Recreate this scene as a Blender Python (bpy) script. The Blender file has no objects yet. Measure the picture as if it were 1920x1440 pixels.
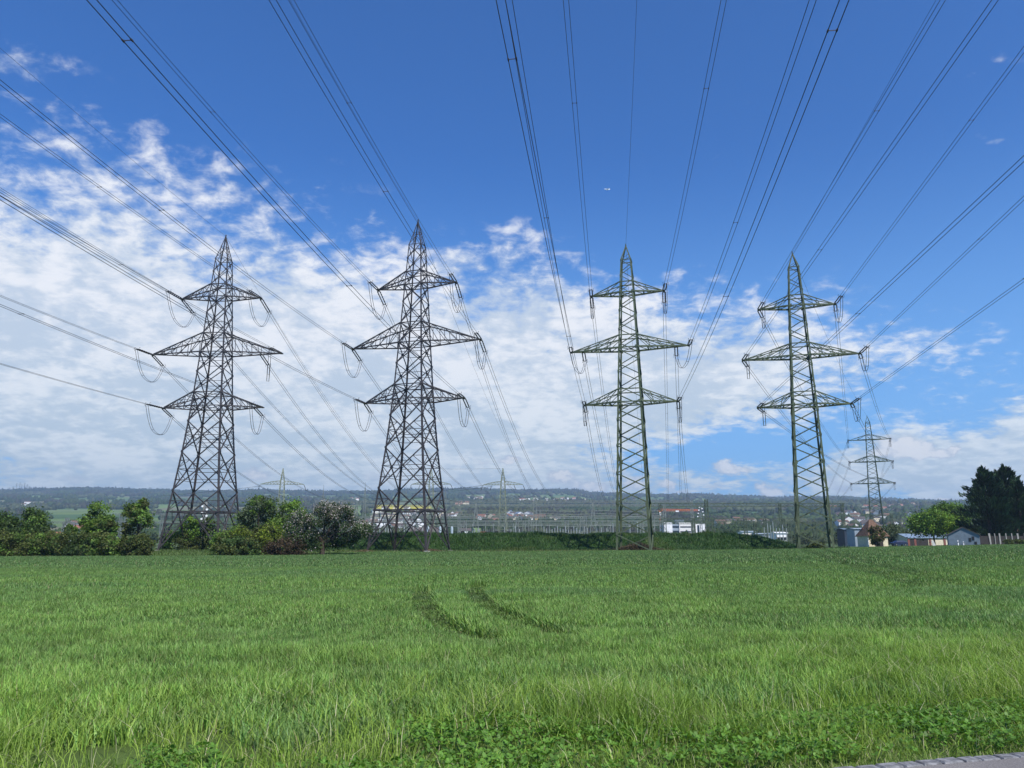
import bpy, math, random
import numpy as np
from mathutils import Vector, noise as mnoise

# ------------------------------------------------------------------ camera
scene = bpy.context.scene
col = scene.collection
PITCH = math.radians(11.53); FPX = 1442.0; EYE = 1.7
cam_data = bpy.data.cameras.new("camera")
cam = bpy.data.objects.new("camera", cam_data); col.objects.link(cam)
cam.location = (0, 0, EYE); cam.rotation_euler = (math.radians(90) + PITCH, 0, 0)
cam_data.sensor_fit = 'HORIZONTAL'; cam_data.sensor_width = 36
cam_data.lens = 36 * FPX / 1920
cam_data.clip_start = 0.1; cam_data.clip_end = 60000
scene.camera = cam
scene.render.resolution_x = 1024; scene.render.resolution_y = 768

CP, SP = math.cos(PITCH), math.sin(PITCH)
def at(px, py, Y):
    """World point seen at photo pixel (px,py) lying in the plane y=Y."""
    u = (px - 960) / FPX; v = (720 - py) / FPX
    dy = CP - v * SP; dz = SP + v * CP
    k = Y / dy
    return Vector((u * k, Y, EYE + dz * k))
def xat(px, py, Y): return at(px, py, Y).x
def zat(py, Y): return at(960, py, Y).z
def azel(px, py):
    d = at(px, py, 1.0) - Vector((0, 0, EYE)); d.normalize()
    return math.atan2(d.x, d.y), math.asin(d.z)

# ------------------------------------------------------------------ light
SUN_AZ = Vector((0.55, -0.83, 0)).normalized(); SUN_EL = math.radians(50)
sun_dir = Vector((SUN_AZ.x * math.cos(SUN_EL), SUN_AZ.y * math.cos(SUN_EL), math.sin(SUN_EL)))
sd = bpy.data.lights.new("sun", 'SUN'); sd.energy = 5.0; sd.angle = math.radians(0.5); sd.color = (1.0, 0.95, 0.87)
sun = bpy.data.objects.new("sun", sd); col.objects.link(sun)
sun.rotation_euler = sun_dir.to_track_quat('Z', 'Y').to_euler()

scene.view_settings.view_transform = 'Standard'
try: scene.view_settings.look = 'None'
except Exception: pass
scene.view_settings.exposure = 0.3; scene.view_settings.gamma = 1.0

# node helper ------------------------------------------------------
class NT:
    def __init__(s, tree): s.t = tree; s.n = tree.nodes; s.l = tree.links
    def new(s, typ, **kw):
        n = s.n.new(typ)
        for k, v in kw.items(): setattr(n, k, v)
        return n
    def put(s, sock, v):
        if isinstance(v, bpy.types.NodeSocket): s.l.new(v, sock)
        elif v is not None: sock.default_value = v
    def m(s, op, a, b=None, c=None, clamp=False):
        n = s.n.new('ShaderNodeMath'); n.operation = op; n.use_clamp = clamp
        s.put(n.inputs[0], a); s.put(n.inputs[1], b); s.put(n.inputs[2], c)
        return n.outputs[0]
    def ramp(s, x, a, b, lo=0.0, hi=1.0):
        n = s.n.new('ShaderNodeMapRange'); n.interpolation_type = 'SMOOTHSTEP'
        s.put(n.inputs['Value'], x); n.inputs['From Min'].default_value = a; n.inputs['From Max'].default_value = b
        n.inputs['To Min'].default_value = lo; n.inputs['To Max'].default_value = hi
        return n.outputs[0]
    def mix(s, f, a, b, blend='MIX'):
        n = s.n.new('ShaderNodeMix'); n.data_type = 'RGBA'; n.blend_type = blend
        s.put(n.inputs[0], f); s.put(n.inputs[6], a); s.put(n.inputs[7], b)
        return n.outputs[2]
    def noise(s, vec, scale, detail=4, rough=0.5, dist=0.0):
        n = s.n.new('ShaderNodeTexNoise')
        if vec is not None: s.l.new(vec, n.inputs['Vector'])
        n.inputs['Scale'].default_value = scale; n.inputs['Detail'].default_value = detail
        n.inputs['Roughness'].default_value = rough; n.inputs['Distortion'].default_value = dist
        return n
    def comb(s, x, y, z):
        n = s.n.new('ShaderNodeCombineXYZ')
        s.put(n.inputs[0], x); s.put(n.inputs[1], y); s.put(n.inputs[2], z); return n.outputs[0]

# ------------------------------------------------------------------ world: sky and clouds
world = bpy.data.worlds.new("World"); scene.world = world; world.use_nodes = True
w = NT(world.node_tree); w.n.clear()
SKY_STR = 0.082
sky = w.new('ShaderNodeTexSky', sky_type='NISHITA'); sky.sun_disc = False
sky.sun_elevation = SUN_EL; sky.sun_rotation = math.atan2(sun_dir.x, sun_dir.y)
sky.altitude = 450; sky.air_density = 1.0; sky.dust_density = 0.35; sky.ozone_density = 3.0
tc = w.new('ShaderNodeTexCoord'); sep = w.new('ShaderNodeSeparateXYZ'); w.l.new(tc.outputs['Generated'], sep.inputs[0])
dx, dy, dz = sep.outputs
az = w.m('ARCTAN2', dx, dy); el = w.m('ARCSINE', dz)
zz = w.m('ADD', w.m('MAXIMUM', dz, 0.0), 0.24)
pv = w.comb(w.m('DIVIDE', dx, zz), w.m('DIVIDE', dy, zz), 0.0)
wn = w.noise(w.comb(az, el, 0.3), 9.0, 3, 0.5)                # warp of the cloud outlines
wsep = w.new('ShaderNodeSeparateColor'); w.l.new(wn.outputs['Color'], wsep.inputs[0])
azw = w.m('ADD', az, w.m('MULTIPLY', w.m('SUBTRACT', wsep.outputs[0], 0.5), 0.22))
elw = w.m('ADD', el, w.m('MULTIPLY', w.m('SUBTRACT', wsep.outputs[1], 0.5), 0.12))
def blob(px, py, rx, ry, A=azw, E=elw):
    a0, e0 = azel(px, py)
    a1, e1 = azel(px + rx, py); a2, e2 = azel(px, py - ry)
    u = w.m('MULTIPLY', w.m('SUBTRACT', A, a0), 1.0 / abs(a1 - a0)); v = w.m('MULTIPLY', w.m('SUBTRACT', E, e0), 1.0 / abs(e2 - e0))
    r2 = w.m('ADD', w.m('MULTIPLY', u, u), w.m('MULTIPLY', v, v))
    return w.m('EXPONENT', w.m('MULTIPLY', r2, -1.0))
def total(lst, **k):
    s_ = None
    for (px, py, rx, ry, st) in lst:
        b = w.m('MULTIPLY', blob(px, py, rx, ry, **k), st)
        s_ = b if s_ is None else w.m('ADD', s_, b)
    return s_
cover = total([(-60, 500, 330, 230, .52), (230, 560, 420, 220, .50), (560, 700, 420, 230, .75), (100, 800, 700, 170, .75),
               (850, 800, 350, 200, .7), (1120, 740, 280, 150, .66), (860, 480, 170, 60, .42), (1080, 590, 160, 60, .3),
               (1330, 700, 300, 110, .66), (1600, 660, 220, 80, .22), (1780, 640, 200, 80, .04), (300, 320, 260, 60, .30), (30, 130, 90, 60, .36),
               (1880, 115, 110, 55, .3), (1890, 275, 60, 22, .42), (1375, 250, 60, 30, .16), (1320, 290, 30, 14, .2),
               (1880, 860, 290, 110, 1.1), (1700, 900, 160, 60, .7), (1560, 600, 160, 60, .1), (1120, 930, 1400, 40, .5),
               (1330, 846, 240, 26, -.8), (1050, 640, 60, 40, -.25), (1640, 770, 130, 40, -.30), (1850, 640, 160, 60, .12)])
nA = w.noise(pv, 3.2, 6, 0.58, 0.4).outputs['Fac']
nB = w.noise(pv, 17.0, 6, 0.60, 0.2).outputs['Fac']
nn = w.m('ADD', w.m('MULTIPLY', nA, 0.40), w.m('MULTIPLY', nB, 0.60))
dens = w.m('ADD', cover, w.m('MULTIPLY', w.m('SUBTRACT', nn, 0.5), 2.7))
mask = w.m('MULTIPLY', w.ramp(dens, 0.22, 0.92), w.ramp(cover, 0.06, 0.24))
# horizon cumulus: crisp white heads above grey bases
hn = w.noise(w.comb(w.m('MULTIPLY', az, 1.0), w.m('MULTIPLY', el, 1.4), 0.0), 75.0, 5, 0.62)
hs = w.new('ShaderNodeSeparateColor'); w.l.new(hn.outputs['Color'], hs.inputs[0])
azc = w.m('ADD', az, w.m('MULTIPLY', w.m('SUBTRACT', hs.outputs[0], 0.5), 0.024))
elc = w.m('ADD', el, w.m('MULTIPLY', w.m('SUBTRACT', hs.outputs[1], 0.5), 0.019))
puffs = [(1360, 876, 26, 15, 1.0), (1395, 884, 18, 8, .8), (1050, 893, 30, 13, 1.0), (1110, 912, 44, 12, .9), (956, 862, 26, 9, .9),
         (905, 868, 18, 6, .5), (1252, 908, 17, 12, .9), (1190, 906, 26, 16, .8), (1448, 925, 30, 12, .9), (1340, 912, 30, 8, .5),
         (1662, 836, 26, 15, .9), (1698, 830, 26, 15, 1.0), (1728, 843, 30, 14, .95), (1766, 853, 24, 11, .85), (1793, 845, 12, 9, .9), (1640, 852, 18, 8, .6), (1700, 855, 50, 8, .6), (1425, 912, 14, 6, .7), (1580, 918, 26, 8, .6), (1280, 925, 30, 6, .6), (1540, 905, 50, 10, .55), (140, 900, 46, 12, .5),
         (480, 890, 40, 16, .7), (700, 892, 36, 14, .5), (1780, 938, 50, 8, .8), (250, 906, 30, 8, .35), (1840, 880, 40, 12, .45), (860, 905, 40, 12, .45)]
pf = total(puffs, A=azc, E=elc)
pmask = w.ramp(pf, 0.24, 0.66)
pcol = w.mix(w.ramp(w.m('ADD', pf, w.m('MULTIPLY', w.m('SUBTRACT', hs.outputs[2], 0.5), 1.6)), 0.40, 0.95), (5.4, 6.2, 7.4, 1), (9.4, 9.4, 9.6, 1))
# colours (radiance / SKY_STR)
low = w.ramp(el, 0.0, 0.30, 1.0, 0.0)
shade = w.ramp(w.m('ADD', nA, w.m('MULTIPLY', w.m('SUBTRACT', nB, 0.5), 0.8)), 0.36, 0.66)
k = 0.82 / SKY_STR      # cloud radiances below are for exposure 0.3
white = (0.98 * k, 0.99 * k, 1.02 * k, 1); grey = (0.62 * k, 0.71 * k, 0.83 * k, 1)
lowgrey = (0.58 * k, 0.70 * k, 0.78 * k, 1); lowwhite = (0.86 * k, 0.94 * k, 0.97 * k, 1)
cA = w.mix(shade, grey, white); cB = w.mix(shade, lowgrey, lowwhite)
ccol = w.mix(low, cA, cB)
skyc = w.mix(1.0, sky.outputs[0], (0.31, 0.88, 1.60, 1), 'MULTIPLY')
hz = w.ramp(el, 0.0, 0.50, 1.0, 0.0)
skyc = w.mix(w.m('MULTIPLY', hz, 0.72), skyc, (0.25 * k, 0.56 * k, 0.98 * k, 1))
full = w.mix(w.m('MULTIPLY', mask, 0.96), skyc, ccol)
full = w.mix(w.m('MULTIPLY', pmask, 0.9), full, pcol)
bg = w.new('ShaderNodeBackground'); w.l.new(full, bg.inputs['Color']); bg.inputs['Strength'].default_value = SKY_STR
wo = w.new('ShaderNodeOutputWorld'); w.l.new(bg.outputs[0], wo.inputs['Surface'])

# ------------------------------------------------------------------ materials
def mat(name): 
    m_ = bpy.data.materials.new(name); m_.use_nodes = True
    t = NT(m_.node_tree); t.n.clear()
    out = t.new('ShaderNodeOutputMaterial'); b = t.new('ShaderNodeBsdfPrincipled')
    t.l.new(b.outputs[0], out.inputs[0]); t.bsdf = b; t.out = out
    return m_, t
def simple(name, c, rough=0.7, metal=0.0, var=0.25, scale=3.0, spec=0.3):
    m_, t = mat(name)
    g = t.new('ShaderNodeNewGeometry')
    n = t.noise(g.outputs['Position'], scale, 4, 0.6)
    f = t.ramp(n.outputs['Fac'], 0.3, 0.7)
    a = tuple(max(0, x * (1 - var)) for x in c) + (1,); b = tuple(min(1, x * (1 + var)) for x in c) + (1,)
    t.put(t.bsdf.inputs['Base Color'], t.mix(f, a, b))
    t.bsdf.inputs['Roughness'].default_value = rough; t.bsdf.inputs['Metallic'].default_value = metal
    t.bsdf.inputs['Specular IOR Level'].default_value = spec
    return m_
def leafy(name, rough=0.6, trans=0.3, tint=(1.1, 1.15, 0.5), spec=0.25):
    """foliage: colour read per leaf, some light passes through"""
    m_, t = mat(name)
    a = t.new('ShaderNodeAttribute'); a.attribute_name = 'col'
    t.l.new(a.outputs['Color'], t.bsdf.inputs['Base Color'])
    t.bsdf.inputs['Roughness'].default_value = rough; t.bsdf.inputs['Specular IOR Level'].default_value = spec
    tr = t.new('ShaderNodeBsdfTranslucent'); t.put(tr.inputs[0], t.mix(1.0, a.outputs['Color'], tint + (1,), 'MULTIPLY'))
    mx = t.new('ShaderNodeMixShader'); mx.inputs[0].default_value = trans
    t.l.new(t.bsdf.outputs[0], mx.inputs[1]); t.l.new(tr.outputs[0], mx.inputs[2]); t.l.new(mx.outputs[0], t.out.inputs[0])
    return m_
M = {}
M['steel_dark'] = simple('weathered_steel', (.056, .050, .051), .6, .25, .3, 1.5)
M['steel_green'] = simple('green_painted_steel', (.078, .098, .052), .6, 0, .25, 1.2)
M['steel_green2'] = simple('dark_green_painted_steel', (.06, .085, .055), .65, 0, .25, 1.2)
M['galv'] = simple('galvanised_steel', (.19, .215, .20), .6, .3, .2, 1.0)
M['galvgreen'] = simple('greenish_galvanised_steel', (.20, .22, .15), .65, .1, .2, 1.0)
M['wire'] = simple('aluminium_conductor', (.045, .045, .055), .5, .4, .15, 1.0)
M['insul'] = simple('brown_porcelain', (.055, .03, .026), .3, 0, .2, 4.0, .5)
M['concrete'] = simple('concrete', (.30, .29, .26), .9, 0, .2, 4.0)
M['leaf'] = leafy('leaves'); M['conifer'] = leafy('conifer_sprays', .7, .12); M['blade'] = leafy('grass_blades', .52, .35, (1.1, 1.15, .55), .38)
M['bark'] = simple('bark', (.055, .042, .032), .9, 0, .35, 6.0)

# ------------------------------------------------------------------ mesh helpers
def tag(o, label=None, cat=None, group=None, kind=None):
    if label: o['label'] = label
    if cat: o['category'] = cat
    if group: o['group'] = group
    if kind: o['kind'] = kind
    return o
def empty(name, loc, rz=0.0):
    o = bpy.data.objects.new(name, None); col.objects.link(o); o.location = loc; o.rotation_euler = (0, 0, rz); o.empty_display_size = 0.5
    return o
def mesh_np(name, V, faces, mats, parent=None, colr=None, fmat=None, smooth=False, loc=None):
    """V (n,3); faces (m,k) uniform array or list of lists."""
    me = bpy.data.meshes.new(name)
    if isinstance(faces, np.ndarray):
        m_, k_ = faces.shape
        me.vertices.add(len(V)); me.vertices.foreach_set('co', np.asarray(V, np.float32).ravel())
        me.loops.add(m_ * k_); me.loops.foreach_set('vertex_index', faces.astype(np.int32).ravel())
        me.polygons.add(m_); me.polygons.foreach_set('loop_start', np.arange(0, m_ * k_, k_, dtype=np.int32))
        me.polygons.foreach_set('loop_total', np.full(m_, k_, np.int32))
    else:
        me.from_pydata([tuple(v) for v in V], [], faces)
    if not isinstance(mats, (list, tuple)): mats = [mats]
    for q in mats: me.materials.append(q)
    if fmat is not None: me.polygons.foreach_set('material_index', np.asarray(fmat, np.int32))
    if smooth: me.polygons.foreach_set('use_smooth', np.ones(len(me.polygons), bool))
    me.update(calc_edges=True); me.validate()
    if colr is not None:
        ca = me.color_attributes.new('col', 'FLOAT_COLOR', 'POINT')
        c4 = np.ones((len(V), 4), np.float32); c4[:, :3] = colr
        ca.data.foreach_set('color', c4.ravel())
    o = bpy.data.objects.new(name, me); col.objects.link(o)
    if parent: o.parent = parent
    if loc is not None: o.location = loc
    return o
class MB:
    """collects shapes that become ONE mesh object"""
    def __init__(s): s.v = []; s.f = []; s.m = []; s.cur = 0
    def face(s, pts):
        n = len(s.v); s.v += [tuple(p) for p in pts]; s.f.append(list(range(n, n + len(pts)))); s.m.append(s.cur)
    def hexa(s, p):   # 8 pts: bottom 0-3, top 4-7
        n = len(s.v); s.v += [tuple(q) for q in p]
        for f in ((0, 3, 2, 1), (4, 5, 6, 7), (0, 1, 5, 4), (1, 2, 6, 5), (2, 3, 7, 6), (3, 0, 4, 7)): s.f.append([n + i for i in f]); s.m.append(s.cur)
    def box(s, x0, x1, y0, y1, z0, z1):
        s.hexa([(x0, y0, z0), (x1, y0, z0), (x1, y1, z0), (x0, y1, z0), (x0, y0, z1), (x1, y0, z1), (x1, y1, z1), (x0, y1, z1)])
    def bar(s, a, b, w_, w2=None):
        a = Vector(a); b = Vector(b); d = b - a
        if d.length < 1e-6: return
        d.normalize(); up = Vector((0, 0, 1)) if abs(d.z) < .95 else Vector((0, 1, 0))
        x = d.cross(up).normalized(); y = x.cross(d)
        h = w_ / 2; h2 = (w2 if w2 else w_) / 2
        s.hexa([a + x * i * h + y * j * h for i, j in ((-1, -1), (1, -1), (1, 1), (-1, 1))] + [b + x * i * h2 + y * j * h2 for i, j in ((-1, -1), (1, -1), (1, 1), (-1, 1))])
    def angle(s, a, b, w_, inx, iny):   # L section, flanges pointing along inx / iny
        a = Vector(a); b = Vector(b); t = w_ * .16
        X = Vector(inx) * w_; Y = Vector(iny) * w_; x = Vector(inx) * t; y = Vector(iny) * t
        s.hexa([a, a + X, a + X + y, a + y, b, b + X, b + X + y, b + y])
        s.hexa([a + y, a + x + y, a + x + Y, a + Y, b + y, b + x + y, b + x + Y, b + Y])
    def tube(s, pts, r, n=6, cap=True):
        pts = [Vector(p) for p in pts]; N = len(pts)
        rs = r if isinstance(r, (list, tuple)) else [r] * N
        base = len(s.v); pd = None
        for i, p in enumerate(pts):
            d = (pts[min(i + 1, N - 1)] - pts[max(i - 1, 0)])
            d = d.normalized() if d.length > 0 else Vector((0, 0, 1))
            up = Vector((0, 0, 1)) if abs(d.z) < .95 else Vector((0, 1, 0))
            x = d.cross(up).normalized(); y = x.cross(d)
            for k_ in range(n):
                a = 2 * math.pi * k_ / n; s.v.append(tuple(p + x * math.cos(a) * rs[i] + y * math.sin(a) * rs[i]))
        for i in range(N - 1):
            for k_ in range(n):
                k2 = (k_ + 1) % n
                s.f.append([base + i * n + k_, base + i * n + k2, base + (i + 1) * n + k2, base + (i + 1) * n + k_]); s.m.append(s.cur)
        if cap:
            s.f.append([base + k_ for k_ in range(n)][::-1]); s.m.append(s.cur)
            s.f.append([base + (N - 1) * n + k_ for k_ in range(n)]); s.m.append(s.cur)
    def build(s, name, mats, parent=None, loc=None, smooth=False):
        return mesh_np(name, s.v, s.f, mats, parent, None, s.m if isinstance(mats, (list, tuple)) else None, smooth, loc)
def smooth01(a, b, x): 
    t = np.clip((x - a) / (b - a), 0, 1); return t * t * (3 - 2 * t)
def vnoise(x, y, seed=0):
    """vectorised value noise, range 0..1"""
    xi = np.floor(x).astype(np.int64); yi = np.floor(y).astype(np.int64); fx = x - xi; fy = y - yi
    def h(a, b):
        n = (a * 374761393 + b * 668265263 + seed * 974711) & 0xffffffff
        n = ((n ^ (n >> 13)) * 1274126177) & 0xffffffff
        return ((n ^ (n >> 16)) & 0xffff) / 65535.0
    fx = fx * fx * (3 - 2 * fx); fy = fy * fy * (3 - 2 * fy)
    return (h(xi, yi) * (1 - fx) + h(xi + 1, yi) * fx) * (1 - fy) + (h(xi, yi + 1) * (1 - fx) + h(xi + 1, yi + 1) * fx) * fy
def fbm(x, y, seed=0, o=4):
    s_ = 0; a = .5; tot = 0
    for i in range(o): s_ = s_ + a * vnoise(x * 2 ** i, y * 2 ** i, seed + i); tot += a; a *= .5
    return s_ / tot

# ------------------------------------------------------------------ terrain
TX = [-1.2, -.66, -.3, 0, .16, .31, .45, .60, .68, 1.2]
TZ = [-.8, -.75, -.6, -.45, -.15, .05, .35, .8, .95, 1.0]
RX = [-.70, -.653, -.60, -.55, -.45, -.38, -.32, -.24, -.17, -.10, -.055, .03, .085, .10, .125, .17, .24, .31, .345, .38, .43, .47, .52, .56, .62, .75]
RY = [920, 921, 919, 917, 921, 923, 921, 924, 923, 919, 918, 922, 921, 927, 928, 929, 930, 933, 936, 935, 933, 938, 940, 942, 945, 950]
RY = [y + 1.5 for y in RY]
PY_ = [0, 200, 350, 700, 1000, 1500, 2200, 3000, 4000, 5000, 5600, 9000]
PZ_ = [0, -1.0, -.8, 4, 20, 50, 95, 150, 228, 308, 290, 150]
def ground_z(X, Y):
    X = np.asarray(X, float); Y = np.asarray(Y, float)
    t = X / np.maximum(Y, 1.0)
    tz = np.interp(t, TX, TZ) * smooth01(15, 120, Y)
    # right side stays raised where the road and the houses stand, left dips then rises to the pylons
    rise = np.where(t < .2, np.interp(t, [-1.2, -.5, -.2, 0, .2], [.65, .65, .5, .35, .1]) * smooth01(120, 146, Y), 0)
    near = tz + rise
    f = smooth01(190, 300, Y)
    right = np.interp(t, [.3, .45, .6], [0, .5, 1.0])
    far = np.interp(Y, PY_, PZ_) + right * .8 * (1 - smooth01(300, 700, Y))
    e = (1014 - np.interp(t, RX, RY)) / 1471.0
    k_ = (e * 5000 + 1.7) / 308.0
    kk = 1 + (k_ - 1) * smooth01(1500, 5000, Y)
    hill = far * kk + (fbm(X / 420 + 7, Y / 420, 5, 4) - .5) * 26 * smooth01(900, 2500, Y) * (1 - smooth01(4300, 4900, Y))
    return near * (1 - f) + hill * f
def gz(x, y): return float(ground_z(np.array([x]), np.array([y]))[0])
def put(px, py, Y):
    """ground point below photo column px at distance Y (py is used only for the column)"""
    x = at(px, 1014, Y).x
    return Vector((x, Y, gz(x, Y)))

def landuse(X, Y):
    """colour of the land and a mask of woodland"""
    wx = X + (fbm(X / 300, Y / 300, 11, 3) - .5) * 220; wy = Y + (fbm(X / 300, Y / 300, 12, 3) - .5) * 260
    cx = np.floor(wx / 190).astype(int); cy = np.floor(wy / 260).astype(int)
    hsh = ((cx * 73856093) ^ (cy * 19349663)) & 0xffff; r = hsh / 65535.0
    r2 = ((hsh * 7919) & 0xffff) / 65535.0
    c = np.zeros(X.shape + (3,))
    pal = np.array([(.09, .15, .05), (.12, .18, .06), (.065, .12, .045), (.14, .19, .08), (.11, .16, .055), (.15, .15, .09)])
    idx = (r * 6).astype(int) % 6
    c[:] = pal[idx]
    c *= (.88 + .24 * r2)[..., None]
    wood = fbm(X / 520 + 3, Y / 700 + 1, 21, 4) + .10 * fbm(X / 120, Y / 200, 22, 3)
    ridge = smooth01(4300, 4800, Y) * .34
    wmask = (wood + ridge) > np.interp(Y, [400, 900, 2600, 3400], [.54, .54, .61, .62]) + .05 * smooth01(.40, .52, -X / np.maximum(Y, 1)) * (Y < 4300)
    wmask = wmask & (Y > 420)
    t = X / np.maximum(Y, 1)
    c[wmask] = (.035, .055, .03)
    for (x0, x1, Ya, Yb, cc) in ((703, 806, 1850, 2350, (.40, .36, .035)), (640, 690, 3000, 3250, (.42, .40, .20)), (820, 905, 560, 950, (.13, .21, .06)), (905, 985, 560, 760, (.12, .19, .06)), (0, 150, 3300, 3700, (.17, .24, .11)), (60, 300, 2500, 2700, (.17, .23, .10))):
        q = (t > (x0 - 960) / 1471.6) & (t < (x1 - 960) / 1471.6) & (Y > Ya) & (Y < Yb); c[q] = cc; wmask = wmask & ~q
    nearm = Y < 420
    c[nearm] = (.085, .12, .05)
    return c, wmask

ys = np.concatenate([np.arange(-40, 6, 3.0), np.arange(6, 30, .5), np.arange(30, 190, 2.0), 190 * 1.013 ** np.arange(0, 275)])
ts = np.concatenate([np.linspace(-1.5, -.76, 20), np.linspace(-.75, .75, 420), np.linspace(.76, 1.5, 20)])
YY, TT = np.meshgrid(ys, ts, indexing='ij'); XX = TT * (YY + 60 * np.exp(-np.maximum(YY, 0) / 60))
XX = np.where(YY < 0, TT * 60, XX)
ZZ = ground_z(XX, YY)
gc, gw = landuse(XX, YY)
nr = YY < 190
soil = np.zeros(XX.shape + (3,)); fn = fbm(XX / 1.2, YY / 1.2, 31, 3)
soil[:] = (.035, .055, .022); soil *= (.7 + .6 * fn)[..., None]
gc[nr] = soil[nr]
vd = (YY - 5.6 - .257 * XX) / 1.0325; vg = (vd > 0) & (vd < 4) & nr
gc[vg] = (np.array([.075, .115, .030]) * (.6 + .8 * fn)[..., None])[vg]
# grass strip past the crop
strip = (YY > 118) & (YY < 190)
gc[strip] = (np.array([.075, .125, .035]) * (.7 + .6 * fbm(XX / 3, YY / 3, 33, 3))[..., None])[strip]
R_, C_ = XX.shape
idx = np.arange(R_ * C_).reshape(R_, C_)
F = np.stack([idx[:-1, :-1], idx[:-1, 1:], idx[1:, 1:], idx[1:, :-1]], -1).reshape(-1, 4)
m_, t_ = mat('land')
a_ = t_.new('ShaderNodeAttribute'); a_.attribute_name = 'col'
g_ = t_.new('ShaderNodeNewGeometry'); n_ = t_.noise(g_.outputs['Position'], .02, 8, .65)
n2_ = t_.noise(g_.outputs['Position'], 1.1, 5, .6)
f_ = t_.m('ADD', t_.m('MULTIPLY', t_.ramp(n_.outputs['Fac'], .3, .7, .75, 1.25), .6), t_.m('MULTIPLY', t_.ramp(n2_.outputs['Fac'], .3, .7, .7, 1.3), .4))
t_.put(t_.bsdf.inputs['Base Color'], t_.mix(1.0, a_.outputs['Color'], t_.comb(f_, f_, f_), 'MULTIPLY'))
t_.bsdf.inputs['Roughness'].default_value = .95; t_.bsdf.inputs['Specular IOR Level'].default_value = .1
M['land'] = m_
ground = mesh_np('ground', np.stack([XX, YY, ZZ], -1).reshape(-1, 3), F, M['land'], None, gc.reshape(-1, 3), smooth=True)
tag(ground, kind='structure')
#=====END_TERRAIN
# ------------------------------------------------------------------ pylons
def frame_pts(cx, cy, z, h, a):
    u = Vector((math.cos(a), -math.sin(a), 0)); v = Vector((math.sin(a), math.cos(a), 0))
    return [Vector((cx, cy, z)) + u * i * h + v * j * h for i, j in ((-1, -1), (1, -1), (1, 1), (-1, 1))]
U_ = Vector((1, 0, 0)); V_ = Vector((0, 1, 0))
def ins_string(root, a, d, length, m1, sep=.5, rad=.135, name='insulator_string'):
    """double tension string from a along unit d, with yoke plates and arcing rings"""
    mb = MB(); d = Vector(d).normalized(); sd_ = d.cross(Vector((0, 0, 1))).normalized(); a = Vector(a)
    up = sd_.cross(d).normalized()
    mb.cur = 1
    mb.bar(a, a + d * .5, .10); mb.bar(a + d * .5 - sd_ * sep * .6, a + d * .5 + sd_ * sep * .6, .12)
    e = a + d * length
    mb.bar(e - d * .4 - sd_ * sep * .6, e - d * .4 + sd_ * sep * .6, .12)
    for s_ in (-1, 1):
        p0 = a + d * .5 + sd_ * sep * .5 * s_; p1 = e - d * .45 + sd_ * sep * .5 * s_
        mb.cur = 0
        n = 13; pts = []; rs = []
        for i in range(n):
            q = p0.lerp(p1, i / (n - 1)); pts.append(q); rs.append(rad if i % 2 else rad * .6)
        mb.tube(pts, rs, 6)
        mb.cur = 1
        mb.tube([e + sd_ * sep * .5 * s_ - d * .4, e + sd_ * sep * .45 * s_ + d * .25], .05, 5)
        # arcing ring
        c = p1 + sd_ * s_ * .22
        ring = [c + (d * math.cos(t) + up * math.sin(t)) * .34 for t in np.linspace(-2.2, 2.2, 9)]
        mb.tube(ring, .028, 4, False)
    return mb.build(name, [M['insul'], M['steel_dark']], root)
def jumper(root, a, b, sag, sep=.42, r=.042):
    mb = MB(); a = Vector(a); b = Vector(b); sd_ = (b - a).cross(Vector((0, 0, 1))).normalized()
    if sd_.length < .5: sd_ = Vector((1, 0, 0))
    for s_ in (-1, 1):
        pts = []
        for i in range(15):
            t = i / 14; q = a.lerp(b, t); q.z -= sag * (1 - abs(2 * t - 1) ** 2.6); pts.append(q + sd_ * s_ * sep / 2)
        mb.tube(pts, r, 4)
    for t in (.3, .7):
        q = a.lerp(b, t); q.z -= sag * (1 - abs(2 * t - 1) ** 2.6); mb.bar(q - sd_ * sep / 2, q + sd_ * sep / 2, .05)
    return mb.build('jumper_cable', M['wire'], root)

LEGOFF = ((-1, -1), (1, -1), (1, 1), (-1, 1))
def body_prof(P, z):
    zs = [p[0] for p in P]; hs = [p[1] for p in P]
    return float(np.interp(z, zs, hs))
def corner(P, z, k_):
    h = body_prof(P, z); i, j = LEGOFF[k_]; return Vector((i * h, j * h, z))
def build_legs(root, P, m_, w0, w1, z0, zbreaks, footing=True):
    ztop = zbreaks[-1]
    for k_ in range(4):
        mb = MB(); i, j = LEGOFF[k_]
        zs = sorted(set([z0] + [z for z in zbreaks if z > z0]))
        for a, b in zip(zs[:-1], zs[1:]):
            f = (a - z0) / (ztop - z0); w_ = w0 * (1 - f) + w1 * f
            mb.angle(corner(P, a, k_), corner(P, b, k_), w_, (-i, 0, 0), (0, -j, 0))
        mb.build('leg', m_, root)
        if footing:
            c = corner(P, z0, k_); fb = MB(); s_ = w0 * 1.5
            fb.hexa([(c.x + x * s_, c.y + y * s_, z0 - 1.4) for x, y in LEGOFF] + [(c.x + x * s_ * .7, c.y + y * s_ * .7, z0 + .16) for x, y in LEGOFF])
            fb.build('footing', M['concrete'], root)
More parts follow.
